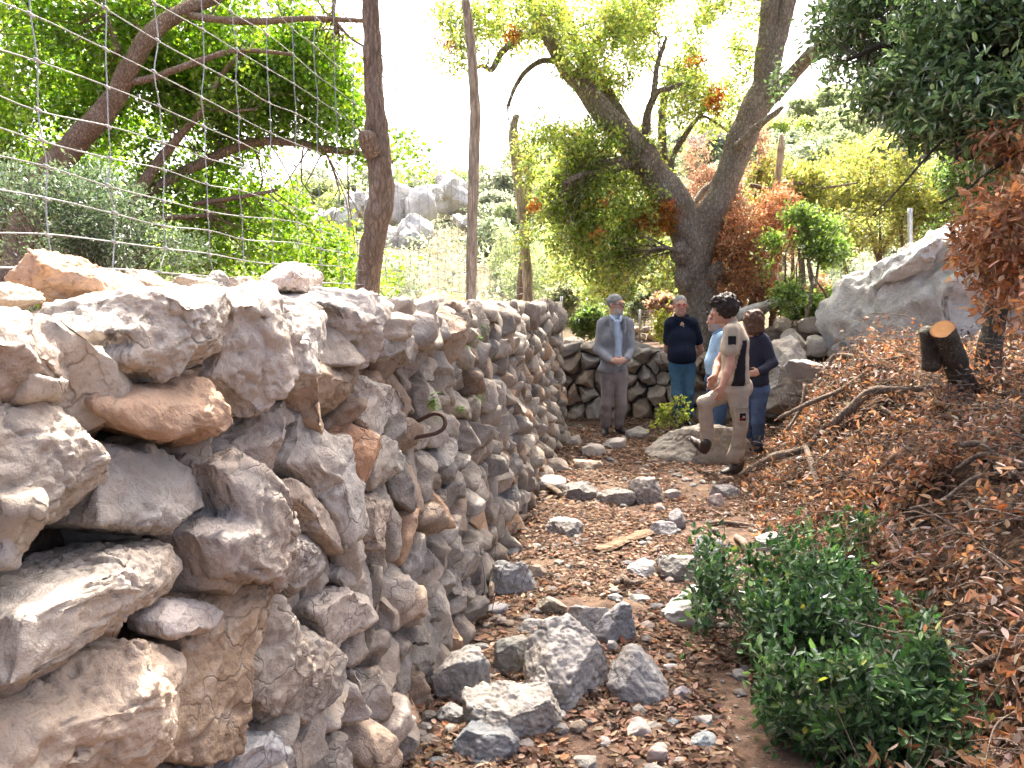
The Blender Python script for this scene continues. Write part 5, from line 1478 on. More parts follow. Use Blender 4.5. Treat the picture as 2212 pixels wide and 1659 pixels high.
    o = litter(42000, xl, lambda y: 1.7 + .12 * y, 2.1, 6.2, .046, True, 'leaf_litter', 1.15)
    tag(o, 'brown leaf litter covering the near path', 'leaf litter', kind='stuff')
    o = litter(26000, xl, lambda y: 1.2 + .26 * y, 6.0, 11.0, .06, False, 'leaf_litter', .9)
    tag(o, 'brown leaf litter on the far path around the feet', 'leaf litter', kind='stuff')
    ac = Acc()
    PY = 2.1 + 8.5 * rs.random(2600) ** 1.4
    PX = xl(PY) + (1.9 + .1 * PY - xl(PY)) * rs.random(2600)
    PZ = terrain(PX, PY)
    for k in range(2600):
        x, y, zt = PX[k], PY[k], PZ[k]
        r = 0.006 + 0.03 * rs.random() ** 3.2
        V, F = ico(2 if r > .02 else 1)
        q = V * (1 + .25 * vnoise(V * 1.8 + k, 5))[:, None] * np.array((r * rs.uniform(.8, 1.4), r, r * .65))
        ac.add(q + (x, y, zt + r * .3), F, np.array([GREY, PALE, WHITE, TAN, BLUE, PINK][rs.choice(6, p=[.3, .25, .1, .2, .06, .09])]) * rs.uniform(.3, .58))
    o = ac.build('pebbles', M['rock'], smooth=False)
    tag(o, 'small pebbles and stone chips strewn over the path', 'pebbles', kind='stuff')
build_small()
# ================================================================== people
def sdf_field(prims, h, pad=0.03):
    los, his = [], []
    for p in prims:
        if p['op'] == '-': continue
        los.append(p['lo']); his.append(p['hi'])
    lo = np.min(los, 0) - pad; hi = np.max(his, 0) + pad
    n = np.ceil((hi - lo) / h).astype(int) + 1
    D = np.full(n, 1.0, np.float32)
    for p in prims:
        m = p['k'] + 2.5 * h
        a = np.maximum(np.floor((p['lo'] - m - lo) / h).astype(int), 0)
        b = np.minimum(np.ceil((p['hi'] + m - lo) / h).astype(int) + 1, n)
        if (b <= a).any(): continue
        g = np.stack(np.meshgrid(*[lo[i] + h * np.arange(a[i], b[i]) for i in range(3)], indexing='ij'), -1).astype(np.float32)
        d = p['f'](g)
        s = D[a[0]:b[0], a[1]:b[1], a[2]:b[2]]
        k = p['k']
        if p['op'] == '+':
            t = np.clip(0.5 + 0.5 * (s - d) / k, 0, 1)
            r = s * (1 - t) + d * t - k * t * (1 - t)
        else:
            t = np.clip(0.5 - 0.5 * (s + d) / k, 0, 1)
            r = s * (1 - t) + (-d) * t + k * t * (1 - t)
        D[a[0]:b[0], a[1]:b[1], a[2]:b[2]] = r
    return D, lo
def cap(a, b, ra, rb=None, k=0.02, op='+', flat=None):
    """tapered capsule; flat = (axis, factor): squashed along axis"""
    a = np.asarray(a, float); b = np.asarray(b, float)
    rb = ra if rb is None else rb
    m = max(ra, rb) * (max(1, flat[1]) if flat else 1)
    ax = unit(flat[0]) if flat else None
    def f(g):
        pa = g - a
        ba = b - a
        t = np.clip((pa @ ba) / max(ba @ ba, 1e-9), 0, 1)
        v = pa - t[..., None] * ba
        if flat:
            c = v @ ax
            v = v + (c * (1 / flat[1] - 1))[..., None] * ax
        d = np.sqrt((v ** 2).sum(-1)) - (ra + (rb - ra) * t)
        return d * (min(1.0, flat[1]) if flat else 1)
    return dict(op=op, k=k, f=f, lo=np.minimum(a, b) - m, hi=np.maximum(a, b) + m)
def ell(c, r, Rm=None, k=0.02, op='+'):
    c = np.asarray(c, float); r = np.asarray(r, float)
    Rm = np.eye(3) if Rm is None else Rm
    m = r.max()
    def f(g):
        q = ((g - c) @ Rm) / r
        l = np.sqrt((q ** 2).sum(-1)) + 1e-6
        l2 = np.sqrt((((g - c) @ Rm / (r * r)) ** 2).sum(-1)) + 1e-6
        return l * (l - 1) / l2
    return dict(op=op, k=k, f=f, lo=c - m, hi=c + m)
def surface_nets(D, lo, h):
    S = D < 0
    n = np.array(D.shape)
    c8 = [(i, j, k) for i in (0, 1) for j in (0, 1) for k in (0, 1)]
    sl = lambda A, o: A[o[0]:n[0] - 1 + o[0], o[1]:n[1] - 1 + o[1], o[2]:n[2] - 1 + o[2]]
    cnt = sum(sl(S, o).astype(np.int8) for o in c8)
    act = np.argwhere((cnt > 0) & (cnt < 8))
    val = np.stack([D[act[:, 0] + o[0], act[:, 1] + o[1], act[:, 2] + o[2]] for o in c8], 1)
    P0 = np.zeros((len(act), 3)); C = np.zeros(len(act))
    for a in range(8):
        for b in range(a + 1, 8):
            if sum(abs(c8[a][i] - c8[b][i]) for i in range(3)) != 1: continue
            va, vb = val[:, a], val[:, b]
            m = (va < 0) != (vb < 0)
            t = np.where(m, va / np.where(m, va - vb, 1), 0)
            P0 += np.where(m[:, None], np.array(c8[a]) + t[:, None] * (np.array(c8[b]) - np.array(c8[a])), 0)
            C += m
    V = lo + h * (act + P0 / C[:, None])
    idx = np.full(n - 1, -1, np.int64)
    idx[act[:, 0], act[:, 1], act[:, 2]] = np.arange(len(act))
    Fs = []
    for ax in range(3):
        e1, e2 = [(1, 2), (2, 0), (0, 1)][ax]
        o = [0, 0, 0]; o[ax] = 1
        A = S[:n[0] - o[0], :n[1] - o[1], :n[2] - o[2]]
        B = S[o[0]:, o[1]:, o[2]:]
        q = np.argwhere(A != B)
        ok = (q[:, e1] > 0) & (q[:, e2] > 0) & (q[:, e1] < n[e1] - 1) & (q[:, e2] < n[e2] - 1)
        q = q[ok]
        inn = S[q[:, 0], q[:, 1], q[:, 2]]
        def cell(da, db):
            r = q.copy(); r[:, e1] -= da; r[:, e2] -= db
            return idx[r[:, 0], r[:, 1], r[:, 2]]
        F = np.stack([cell(1, 1), cell(0, 1), cell(0, 0), cell(1, 0)], -1)
        F[~inn] = F[~inn][:, ::-1]
        Fs.append(F[(F >= 0).all(1)])
    return V, np.concatenate(Fs)
def sdf_obj(name, prims, mat, parent, tint, h=0.010, folds=0.0, ffreq=9.0, fstretch=(1, 1, .45), seed=1, tintf=None):
    D, lo = sdf_field(prims, h)
    if folds:
        V0, F = surface_nets(D, lo, h)
    V, F = surface_nets(D, lo, h)
    # smooth a little, then crease the cloth along its normals
    for _ in range(2):
        acc = np.zeros_like(V); c = np.zeros(len(V))
        for a, b in ((0, 1), (1, 2), (2, 3), (3, 0)):
            np.add.at(acc, F[:, a], V[F[:, b]]); np.add.at(c, F[:, a], 1)
            np.add.at(acc, F[:, b], V[F[:, a]]); np.add.at(c, F[:, b], 1)
        V = V * .5 + acc / np.maximum(c, 1)[:, None] * .5
    if folds:
        N = np.zeros_like(V)
        fn = np.cross(V[F[:, 2]] - V[F[:, 0]], V[F[:, 3]] - V[F[:, 1]])
        for a in range(4): np.add.at(N, F[:, a], fn)
        N = unit(N)
        nz = fbm(V * ffreq * np.array(fstretch) + seed * 9.1, 2, seed, ridged=True)
        nz2 = fbm(V * 4 + seed, 2, seed + 4)
        V = V + N * (folds * (nz - .2 + .8 * nz2))[:, None]
    T = np.tile(np.asarray(tint, float), (len(V), 1))
    if tintf is not None: T = tintf(V, T)
    return wobj(name, V, F, mat, parent, T)
def cloth(name, weave=260.0, rough=0.9):
    s = NT(name)
    v = s.coord()
    n = s.noise(v, weave, 3, .7); n2 = s.noise(v, 12, 4)
    c = s.mix(s.math('MULTIPLY', s.ramp(n, .4, .62), 0.16), s.tint(), (0.02, 0.02, 0.025))
    c = s.mix(s.math('MULTIPLY', s.ramp(n2, .45, .65), 0.14), c, (0.0, 0.0, 0.0))
    return s.finish(c, rough, s.math('ADD', n, s.math('MULTIPLY', n2, 2.0)), 0.35, 0.006, 0.15)
M['cloth'] = cloth('woven_cloth')
M['denim'] = cloth('denim', 320)
M['leather'] = plain('shoe_leather', (0.05, 0.04, 0.035), 0.55, 60, 0.3, 0.2, use_tint=True)
def skin_mat():
    s = NT('skin')
    v = s.coord()
    n = s.noise(v, 60, 4)
    c = s.mix(s.math('MULTIPLY', s.ramp(n, .45, .7), .18), s.tint(), (0.45, 0.16, 0.11))
    return s.finish(c, 0.55, n, 0.12, 0.003, 0.35)
M['skin'] = skin_mat()
M['hair'] = plain('hair', (0.1, 0.08, 0.06), 0.6, 90, 0.45, 0.4, use_tint=True, bdist=0.006)
M['plastic'] = plain('frame_plastic', (0.1, 0.1, 0.1), 0.35, 50, 0.1, use_tint=True)
SKIN = np.array((0.50, 0.29, 0.205))

def rotz(a): return np.array(((math.cos(a), -math.sin(a), 0), (math.sin(a), math.cos(a), 0), (0, 0, 1)))
def rotx(a): return np.array(((1, 0, 0), (0, math.cos(a), -math.sin(a)), (0, math.sin(a), math.cos(a))))
class Head:
    def __init__(s, c, yaw, pitch=0.0, sc=1.0):
        s.c, s.R, s.sc = np.asarray(c, float), rotz(yaw) @ rotx(pitch), sc
    def w(s, *p): return s.c + s.R @ (np.array(p) * s.sc)
    def prims(s):
        w, R, k = s.w, s.R, s.sc
        return [ell(w(0, .018, .030), np.array((.074, .093, .083)) * k, R, .02), ell(w(0, -.030, -.030), np.array((.060, .062, .088)) * k, R, .03), ell(w(0, -.040, -.078), np.array((.046, .048, .036)) * k, R, .03),
                cap(w(0, -.088, .012), w(0, -.110, -.026), .009 * k, .014 * k, .012), cap(w(-.034, -.080, .026), w(.034, -.080, .026), .011 * k, None, .012), ell(w(0, -.086, -.100), np.array((.018, .014, .014)) * k, R, .02),
                cap(w(-.018, -.090, -.060), w(.018, -.090, -.060), .0085 * k, None, .008), ell(w(-.030, -.075, -.018), np.array((.02, .018, .018)) * k, R, .015), ell(w(.030, -.075, -.018), np.array((.02, .018, .018)) * k, R, .015),
                ell(w(.076, .012, -.008), np.array((.012, .02, .032)) * k, R, .008), ell(w(-.076, .012, -.008), np.array((.012, .02, .032)) * k, R, .008),
                ell(w(.030, -.098, .006), np.array((.014, .014, .010)) * k, R, .008, '-'), ell(w(-.030, -.098, .006), np.array((.014, .014, .010)) * k, R, .008, '-')]
    def local(s, V): return ((V - s.c) @ s.R) / s.sc
def face_tint(H, skin, beard=None, stubble=0.0, brow=(0.10, 0.08, 0.07)):
    def f(V, T):
        q = H.local(V)
        n = vnoise(q * 60, 3)
        hd = (np.abs(q) < (.1, .14, .14)).all(1)
        def put(m, c, a=1.0):
            T[m] = T[m] * (1 - a) + np.asarray(c) * a
        if beard is not None:
            b = hd & (q[:, 1] < -.01) & (q[:, 2] < -.040 + .012 * n) & (q[:, 2] > -.13) & ~((np.abs(q[:, 0]) < .022) & (np.abs(q[:, 2] + .060) < .006))
            put(b & (q[:, 1] < .03), beard, .85)
        if stubble:
            put(hd & (q[:, 1] < .0) & (q[:, 2] < -.035), (0.22, 0.17, 0.15), stubble)
        put(hd & (q[:, 1] < -.07) & (np.abs(q[:, 0]) < .022) & (np.abs(q[:, 2] + .061) < .005), (0.34, 0.12, 0.10), .8)
        put(hd & (q[:, 1] < -.07) & (np.abs(np.abs(q[:, 0]) - .031) < .016) & (np.abs(q[:, 2] - .028) < .006), brow, .8)
        put(hd & (q[:, 1] < -.06) & (np.abs(np.abs(q[:, 0]) - .030) < .014) & (np.abs(q[:, 2] - .006) < .0075), (0.12, 0.075, 0.06), .75)
        put(hd & (q[:, 1] < -.05) & (np.abs(np.abs(q[:, 0]) - .035) < .02) & (np.abs(q[:, 2] + .024) < .014), (0.55, 0.25, 0.19), .3)
        return T
    return f
def hand_prims(wr, di, palm_n, thumb, curl=0.5, s=1.0):
    """wr wrist, di finger direction, palm_n palm normal (fingers curl towards it), thumb side direction"""
    wr = np.asarray(wr, float); di = unit(di); pn = unit(np.asarray(palm_n) - di * (np.asarray(palm_n) @ di)); sd = np.cross(di, pn)
    if sd @ np.asarray(thumb) < 0: sd = -sd
    Rm = np.stack([sd, pn, di], 1)
    pr = [ell(wr + di * .045 * s, np.array((.042, .017, .052)) * s, Rm, .012)]
    for k, (o, L) in enumerate(((.030, .068), (.010, .076), (-.010, .071), (-.029, .056))):
        b = wr + di * .085 * s + sd * o * s
        m = b + (di * math.cos(curl) + pn * math.sin(curl)) * L * .5 * s
        t = m + (di * math.cos(curl * 2.1) + pn * math.sin(curl * 2.1)) * L * .5 * s
        pr += [cap(b, m, .0095 * s, .009 * s, .004), cap(m, t, .009 * s, .0075 * s, .004)]
    b = wr + di * .022 * s + sd * .034 * s
    m = b + unit(di * .75 + sd * .6 + pn * .3) * .042 * s
    t = m + unit(di + pn * .5) * .034 * s
    pr += [cap(b, m, .013 * s, .011 * s, .008), cap(m, t, .011 * s, .009 * s, .004)]
    return pr
def arm(sh, el_, wr, k=1.0, sleeve=None):
    return [cap(sh, el_, .048 * k, .040 * k, .02), cap(el_, np.array(el_) * .6 + np.array(wr) * .4, .041 * k, .039 * k, .02), cap(np.array(el_) * .6 + np.array(wr) * .4, wr, .039 * k, .028 * k, .02)]
def glasses(H, parent, color):
    ac = Acc()
    for sx in (-1, 1):
        th = np.linspace(0, 2 * math.pi, 17)
        ring = [[*H.w(sx * .033 + .024 * math.cos(t) * (1 if abs(math.cos(t)) < .8 else 1.02), -.112 - .0 * t, .004 + .016 * math.sin(t)), .0045] for t in th]
        add_tube(ac, np.array(ring), color, sides=5, n=1, smooth=False, cap=False)
        add_tube(ac, np.array([[*H.w(sx * .057, -.110, .009), .003], [*H.w(sx * .078, -.06, .008), .003], [*H.w(sx * .080, .01, .006), .003]]), color, sides=5, n=3)
    add_tube(ac, np.array([[*H.w(-.010, -.113, .007), .003], [*H.w(0, -.116, .010), .003], [*H.w(.010, -.113, .007), .003]]), color, sides=5, n=3)
    ac.build('glasses', M['plastic'], parent)
def hair_prims(H, puff=.008, back=.0, hairline=.05, length=0.0):
    w, R, k = H.w, H.R, H.sc
    pr = [ell(w(0, .022, .036), np.array((.074 + puff, .092 + puff, .082 + puff * 1.2)) * k, R, .02)]
    if length:
        pr += [ell(w(0, .055, -.05), np.array((.085, .06, .075 + length)) * k, R, .04), ell(w(.06, .02, -.05), np.array((.03, .05, .06 + length * .6)) * k, R, .03), ell(w(-.06, .02, -.05), np.array((.03, .05, .06 + length * .6)) * k, R, .03)]
    pr += [ell(w(0, -.10, hairline - .09), np.array((.080, .078, .095)) * k, R, .012, '-'), ell(w(0, .02, -.125 - length * 2), np.array((.12, .14, .075)) * k, R, .012, '-') if not length else ell(w(0, -.09, -.1), np.array((.1, .06, .1)) * k, R, .01, '-')]
    return pr
def shoe(parent, heel, toe, tint=(0.03, 0.026, 0.024), s=1.0, up=(0, 0, 1), boot=0.0, sole=(0.02, 0.02, 0.02)):
    heel = np.asarray(heel, float); toe = np.asarray(toe, float); up = np.asarray(up, float)
    d = unit(toe - heel)
    pr = [cap(heel + up * .035, heel + d * .10 + up * .04, .038 * s, .040 * s, .02), cap(heel + d * .10 + up * .036, toe - d * .03 + up * .022, .040 * s, .030 * s, .02, flat=(up, .75)), ell(heel + up * .07, np.array((.042, .042, .05)) * s, None, .02)]
    if boot: pr.append(cap(heel + up * .05, heel + up * (.08 + boot), .046 * s, .052 * s, .02))
    o = sdf_obj('shoe', pr, M['leather'], parent, tint, .008)
    pr = [cap(heel + up * .010 + d * .0, toe - d * .03 + up * .010, .043 * s, .040 * s, .01, flat=(up, .30))]
    sdf_obj('sole', pr, M['leather'], o, sole, .008)
def trouser(hipL, knL, anL, hipR, knR, anR, pel, k=1.0, top=None, hem=.058):
    pr = []
    for h_, n_, a_ in ((hipL, knL, anL), (hipR, knR, anR)):
        h_, n_, a_ = np.array(h_), np.array(n_), np.array(a_) + np.array((0, 0, .05))
        pr += [cap(h_, n_, .092 * k, .066 * k, .03), cap(n_, n_ * .55 + a_ * .45, .066 * k, .062 * k, .03), cap(n_ * .55 + a_ * .45, a_, .062 * k, hem, .03)]
    pr += [ell(np.asarray(pel), np.array((.165, .12, .13)) * k, None, .05)]
    return pr
def px(x, y, Y): return P(x, y, Y)
def mid(a, b, t=.5): return np.asarray(a) * (1 - t) + np.asarray(b) * t

def person_jacket():
    Y = 9.7
    root = thing('person', 'person in grey blazer and light shirt with clasped hands by the wall end', 'person', (*px(1322, 940, Y)[:2], 0.0), 'people standing in a group')
    H = Head(px(1331, 660, Y), R(48), R(4), 1.08)
    nb = px(1327, 688, Y + .02)
    shL, shR = px(1300, 701, Y + .03), px(1356, 701, Y - .03)
    eL, eR = px(1293, 757, Y + .0), px(1362, 757, Y - .06)
    wL, wR = px(1322, 782, Y - .24), px(1352, 780, Y - .24)
    hL, hR = px(1314, 815, Y), px(1339, 815, Y)
    kL, kR = px(1310, 876, Y - .04), px(1342, 874, Y - .04)
    aL, aR = px(1308, 926, Y + .01), px(1336, 924, Y + .01)
    body = H.prims() + [cap(H.w(0, .03, -.06), nb, .052, .058, .02), cap(nb - (0, 0, .03), px(1326, 790, Y), .062, .10, .03)] + arm(shL, eL, wL) + arm(shR, eR, wR)
    body += hand_prims(wL, (.85, -.25, .05), (.1, .9, -.3), (0, -.2, 1), .55, .95) + hand_prims(wR, (-.8, -.2, -.1), (.1, .9, -.3), (0, -.2, 1), .6, .95)
    body += [cap(hL, kL, .07, .05), cap(kL, aL, .05, .035), cap(hR, kR, .07, .05), cap(kR, aR, .05, .035), ell(px(1326, 800, Y), (.13, .09, .12), None, .04)]
    sdf_obj('body', body, M['skin'], root, SKIN, .011, tintf=face_tint(H, SKIN, (0.46, 0.44, 0.42)))
    sdf_obj('hair', hair_prims(H, .007, 0, .068), M['hair'], root, (0.27, 0.265, 0.26), .008, .004, 22, (1, 1, 1))
    glasses(H, root, (0.06, 0.05, 0.05))
    ch = px(1327, 735, Y); be = px(1327, 775, Y - .02)
    sdf_obj('shirt', [ell(ch, (.165, .118, .17), None, .05), ell(be, (.155, .125, .12), None, .05), cap(nb + (0, 0, .02), nb - (0, 0, .06), .064, .09, .03), ell(px(1326, 800, Y), (.15, .11, .08), None, .05), cap(px(1333, 698, Y - .092), px(1337, 786, Y - .128), .040, .036, .03)], M['cloth'], root, (0.50, 0.60, 0.74), .010, .006)
    fr = px(1333, 700, Y - .125); lo = px(1338, 780, Y - .165)
    jk = [ell(ch, (.182, .132, .185), None, .06), ell(be, (.172, .138, .14), None, .06), ell(px(1323, 798, Y), (.182, .135, .10), None, .05), cap(px(1308, 695, Y + .02), px(1347, 695, Y - .01), .062, None, .06),
          cap(shL, eL, .070, .060, .03), cap(eL, mid(eL, wL, .88), .060, .047, .03), cap(shR, eR, .070, .060, .03), cap(eR, mid(eR, wR, .86), .060, .047, .03),
          cap(fr + (0, 0, .06), lo, .062, .040, .012, '-'), cap(lo, px(1341, 830, Y - .19), .040, .10, .012, '-'), ell(px(1325, 852, Y), (.36, .36, .19), None, .012, '-'), ell(px(1323, 806, Y), (.01, .01, .01), None, .01), cap(nb + (0.01, -.05, .05), nb + (0.01, 0, .05), .06, None, .02, '-')]
    sdf_obj('blazer', jk, M['cloth'], root, (0.28, 0.285, 0.31), .012, .008, 8, seed=3)
    for sx, p0, p1 in ((-1, px(1320, 690, Y - .1), px(1330, 756, Y - .165)), (1, px(1347, 690, Y - .11), px(1347, 756, Y - .165))):
        m = mid(p0, p1, .45) + (sx * .035, -.035, 0)
        V = np.array([p0, p0 + (sx * .03, .01, -.01), m + (0, 0, .03), m, p1, mid(p0, p1, .5) + (-sx * .004, -.03, 0)])
        V = np.vstack([V, V + (0, .012, 0)])
        F = [np.array([(0, 1, 2, 5), (5, 2, 3, 4), (6, 11, 8, 7), (11, 10, 9, 8)])]
        wobj('lapel', V, F, M['cloth'], root, np.tile((0.215, 0.22, 0.24), (12, 1)), smooth=False)
    for sx, a, b in ((-1, px(1318, 683, Y - .07), px(1330, 698, Y - .13)), (1, px(1342, 683, Y - .07), px(1340, 698, Y - .13))):
        tube_obj('collar', np.array([[*a, .014], [*mid(a, b), .018], [*b, .006]]), M['cloth'], root, (0.52, 0.61, 0.75), sides=8, n=4)
    sdf_obj('trousers', trouser(hL, kL, aL, hR, kR, aR, px(1327, 806, Y), 1.0, hem=.066), M['cloth'], root, (0.29, 0.245, 0.235), .011, .009, 7, (.8, .8, 1.1), seed=5)
    gl, gr = G(1308, 940), G(1337, 938)
    shoe(root, (gl[0], Y + .05, 0.0), (gl[0] - .03, Y - .22, 0.0)); shoe(root, (gr[0], Y + .04, 0.0), (gr[0] + .09, Y - .20, 0.0))
def person_polo():
    Y = 10.35
    root = thing('person', 'person in dark navy polo shirt, blue jeans and red glasses with hands behind back', 'person', (*px(1473, 922, Y)[:2], 0.0), 'people standing in a group')
    H = Head(px(1470, 662, Y), R(-4), R(2), 1.12)
    nb = px(1471, 689, Y + .02)
    shL, shR = px(1447, 702, Y), px(1497, 702, Y)
    eL, eR = px(1441, 757, Y + .12), px(1514, 758, Y + .12)
    wL, wR = px(1462, 778, Y + .22), px(1494, 778, Y + .22)
    hL, hR = px(1460, 796, Y), px(1487, 796, Y)
    kL, kR = px(1462, 853, Y - .03), px(1488, 853, Y - .03)
    aL, aR = px(1464, 905, Y + .02), px(1486, 905, Y + .02)
    body = H.prims() + [cap(H.w(0, .03, -.06), nb, .066, .074, .02), cap(nb - (0, 0, .03), px(1471, 775, Y), .07, .11, .03)] + arm(shL, eL, wL, 1.08) + arm(shR, eR, wR, 1.08)
    body += hand_prims(wL, (.8, .2, -.2), (0, -1, 0), (0, 0, 1), .5) + hand_prims(wR, (-.8, .25, -.2), (0, -1, 0), (0, 0, 1), .5)
    body += [cap(hL, kL, .07, .05), cap(kL, aL, .05, .035), cap(hR, kR, .07, .05), cap(kR, aR, .05, .035), ell(px(1472, 785, Y), (.13, .1, .12), None, .04)]
    sdf_obj('body', body, M['skin'], root, SKIN * (1.02, .98, .98), .011, tintf=face_tint(H, SKIN, None, .15, (0.25, 0.22, 0.2)))
    sdf_obj('hair', hair_prims(H, .004, 0, .075), M['hair'], root, (0.38, 0.37, 0.36), .008, .003, 22, (1, 1, 1))
    glasses(H, root, (0.45, 0.02, 0.03))
    ch = px(1472, 735, Y); be = px(1473, 765, Y - .03)
    sl = lambda s_, e_: [cap(s_, mid(s_, e_, .62), .074, .070, .03)]
    pol = [ell(ch, (.19, .14, .19), None, .06), ell(be, (.185, .165, .15), None, .06), ell(px(1473, 778, Y - .01), (.185, .15, .06), None, .05), cap(px(1452, 696, Y + .01), px(1491, 696, Y + .01), .064, None, .06), cap(nb, nb + (0, 0, .03), .078, .074, .02)] + sl(shL, eL) + sl(shR, eR)
    pol += [ell(px(1472, 812, Y), (.3, .3, .16), None, .012, '-')]
    sdf_obj('polo_shirt', pol, M['cloth'], root, (0.012, 0.017, 0.034), .010, .007, 7, seed=7)
    for sx in (-1, 1):
        a, b = nb + (sx * .070, .03, .05), nb + (sx * .050, -.115, -.025)
        tube_obj('collar', np.array([[*a, .014], [*(mid(a, b) + (sx * .022, -.01, .0)), .020], [*b, .007]]), M['cloth'], root, (0.014, 0.019, 0.038), sides=8, n=4)
    for z in (0, .035):
        V, F = ico(2)
        wobj('button', nb + (.003, -.152, -.07 - z) + V * .006, F, M['plastic'], root, np.tile((.8, .8, .8), (len(V), 1)))
    def jeans(V, T):
        d = np.exp(-((V[:, 2] - .55) / .22) ** 2) * .55 * (V[:, 1] < Y)
        return T * (1 - d[:, None]) + np.array((0.13, 0.26, 0.36)) * d[:, None]
    sdf_obj('jeans', trouser(hL, kL, aL, hR, kR, aR, px(1473, 787, Y), 1.03, hem=.062), M['denim'], root, (0.055, 0.14, 0.225), .011, .008, 8, (.8, .8, 1.1), seed=9, tintf=jeans)
    shoe(root, (aL[0], Y + .05, .0), (aL[0] - .03, Y - .2, .0), (0.05, 0.04, 0.035)); shoe(root, (aR[0], Y + .05, .0), (aR[0] + .05, Y - .2, .0), (0.05, 0.04, 0.035))
def person_blue():
    Y = 8.75
    root = thing('person', 'bearded person in light blue polo shirt partly hidden behind the young man', 'person', (*px(1552, 950, Y)[:2], 0.08), 'people standing in a group')
    H = Head(px(1548, 690, Y), R(-72), R(6), 1.1)
    nb = px(1558, 716, Y + .01)
    shN, shF = px(1562, 729, Y - .17), px(1566, 729, Y + .17)
    eN, eF = px(1566, 790, Y - .20), px(1558, 790, Y + .22)
    wN, wF = px(1548, 830, Y - .16), px(1540, 820, Y + .15)
    hN, hF = px(1556, 835, Y - .08), px(1548, 835, Y + .08)
    kN, kF = px(1556, 885, Y - .08), px(1530, 880, Y + .08)
    aN, aF = px(1552, 925, Y - .08), px(1536, 935, Y + .08)
    body = H.prims() + [cap(H.w(0, .03, -.06), nb, .056, .062, .02), cap(nb - (0, 0, .03), px(1558, 800, Y), .06, .10, .03)] + arm(shN, eN, wN) + arm(shF, eF, wF) + hand_prims(wN, (-.4, 0, -1), (0, 1, 0), (-1, 0, 0), .4) + hand_prims(wF, (-.4, 0, -1), (0, -1, 0), (-1, 0, 0), .4)
    body += [cap(hN, kN, .07, .05), cap(kN, aN, .04, .03), cap(hF, kF, .07, .05), cap(kF, aF, .04, .03), ell(px(1554, 815, Y), (.1, .12, .12), None, .04)]
    sdf_obj('body', body, M['skin'], root, SKIN * .92, .011, tintf=face_tint(H, SKIN, (0.36, 0.34, 0.33), 0, (0.06, .05, .04)))
    sdf_obj('hair', hair_prims(H, .005, 0, .062), M['hair'], root, (0.10, 0.09, 0.085), .008, .003, 40, (1, 1, 1))
    ac = Acc()
    for sx in (-1, 1):
        V, F = ico(3)
        ac.add(H.w(sx * .034, -.082, .068) + (V * (.028, .010, .020)) @ H.R.T, F, (0.012, 0.012, 0.014))
    ac.build('sunglasses', M['plastic'], root)
    pol = [ell(px(1558, 752, Y), (.135, .19, .19), None, .06), ell(px(1552, 785, Y), (.15, .17, .15), None, .06), ell(px(1554, 805, Y), (.14, .165, .07), None, .05), cap(shN, shF, .06, None, .06), cap(shN, mid(shN, eN, .55), .072, .07, .03), cap(shF, mid(shF, eF, .55), .072, .07, .03), ell(px(1554, 838, Y), (.3, .3, .13), None, .012, '-'), cap(nb + (-.1, 0, .05), nb + (0, 0, .08), .055, None, .015, '-')]
    sdf_obj('polo_shirt', pol, M['cloth'], root, (0.38, 0.55, 0.74), .010, .007, 7, seed=11)
    tube_obj('collar', np.array([[*(nb + (.05, -.05, .03)), .014], [*(nb + (-.04, -.055, .01)), .018], [*(nb + (-.10, -.01, -.03)), .008]]), M['cloth'], root, (0.4, 0.57, 0.76), sides=8, n=4)
    sdf_obj('jeans', trouser(hN, kN, aN, hF, kF, aF, px(1553, 822, Y), .98), M['denim'], root, (0.06, 0.11, 0.20), .012, .008, 8, (.8, .8, 1.1), seed=13)
    for a in (aN, aF):
        shoe(root, a + (.02, 0, -.075), a + (-.2, .02, -.075), (0.02, 0.024, 0.035), 1.0, boot=.06)
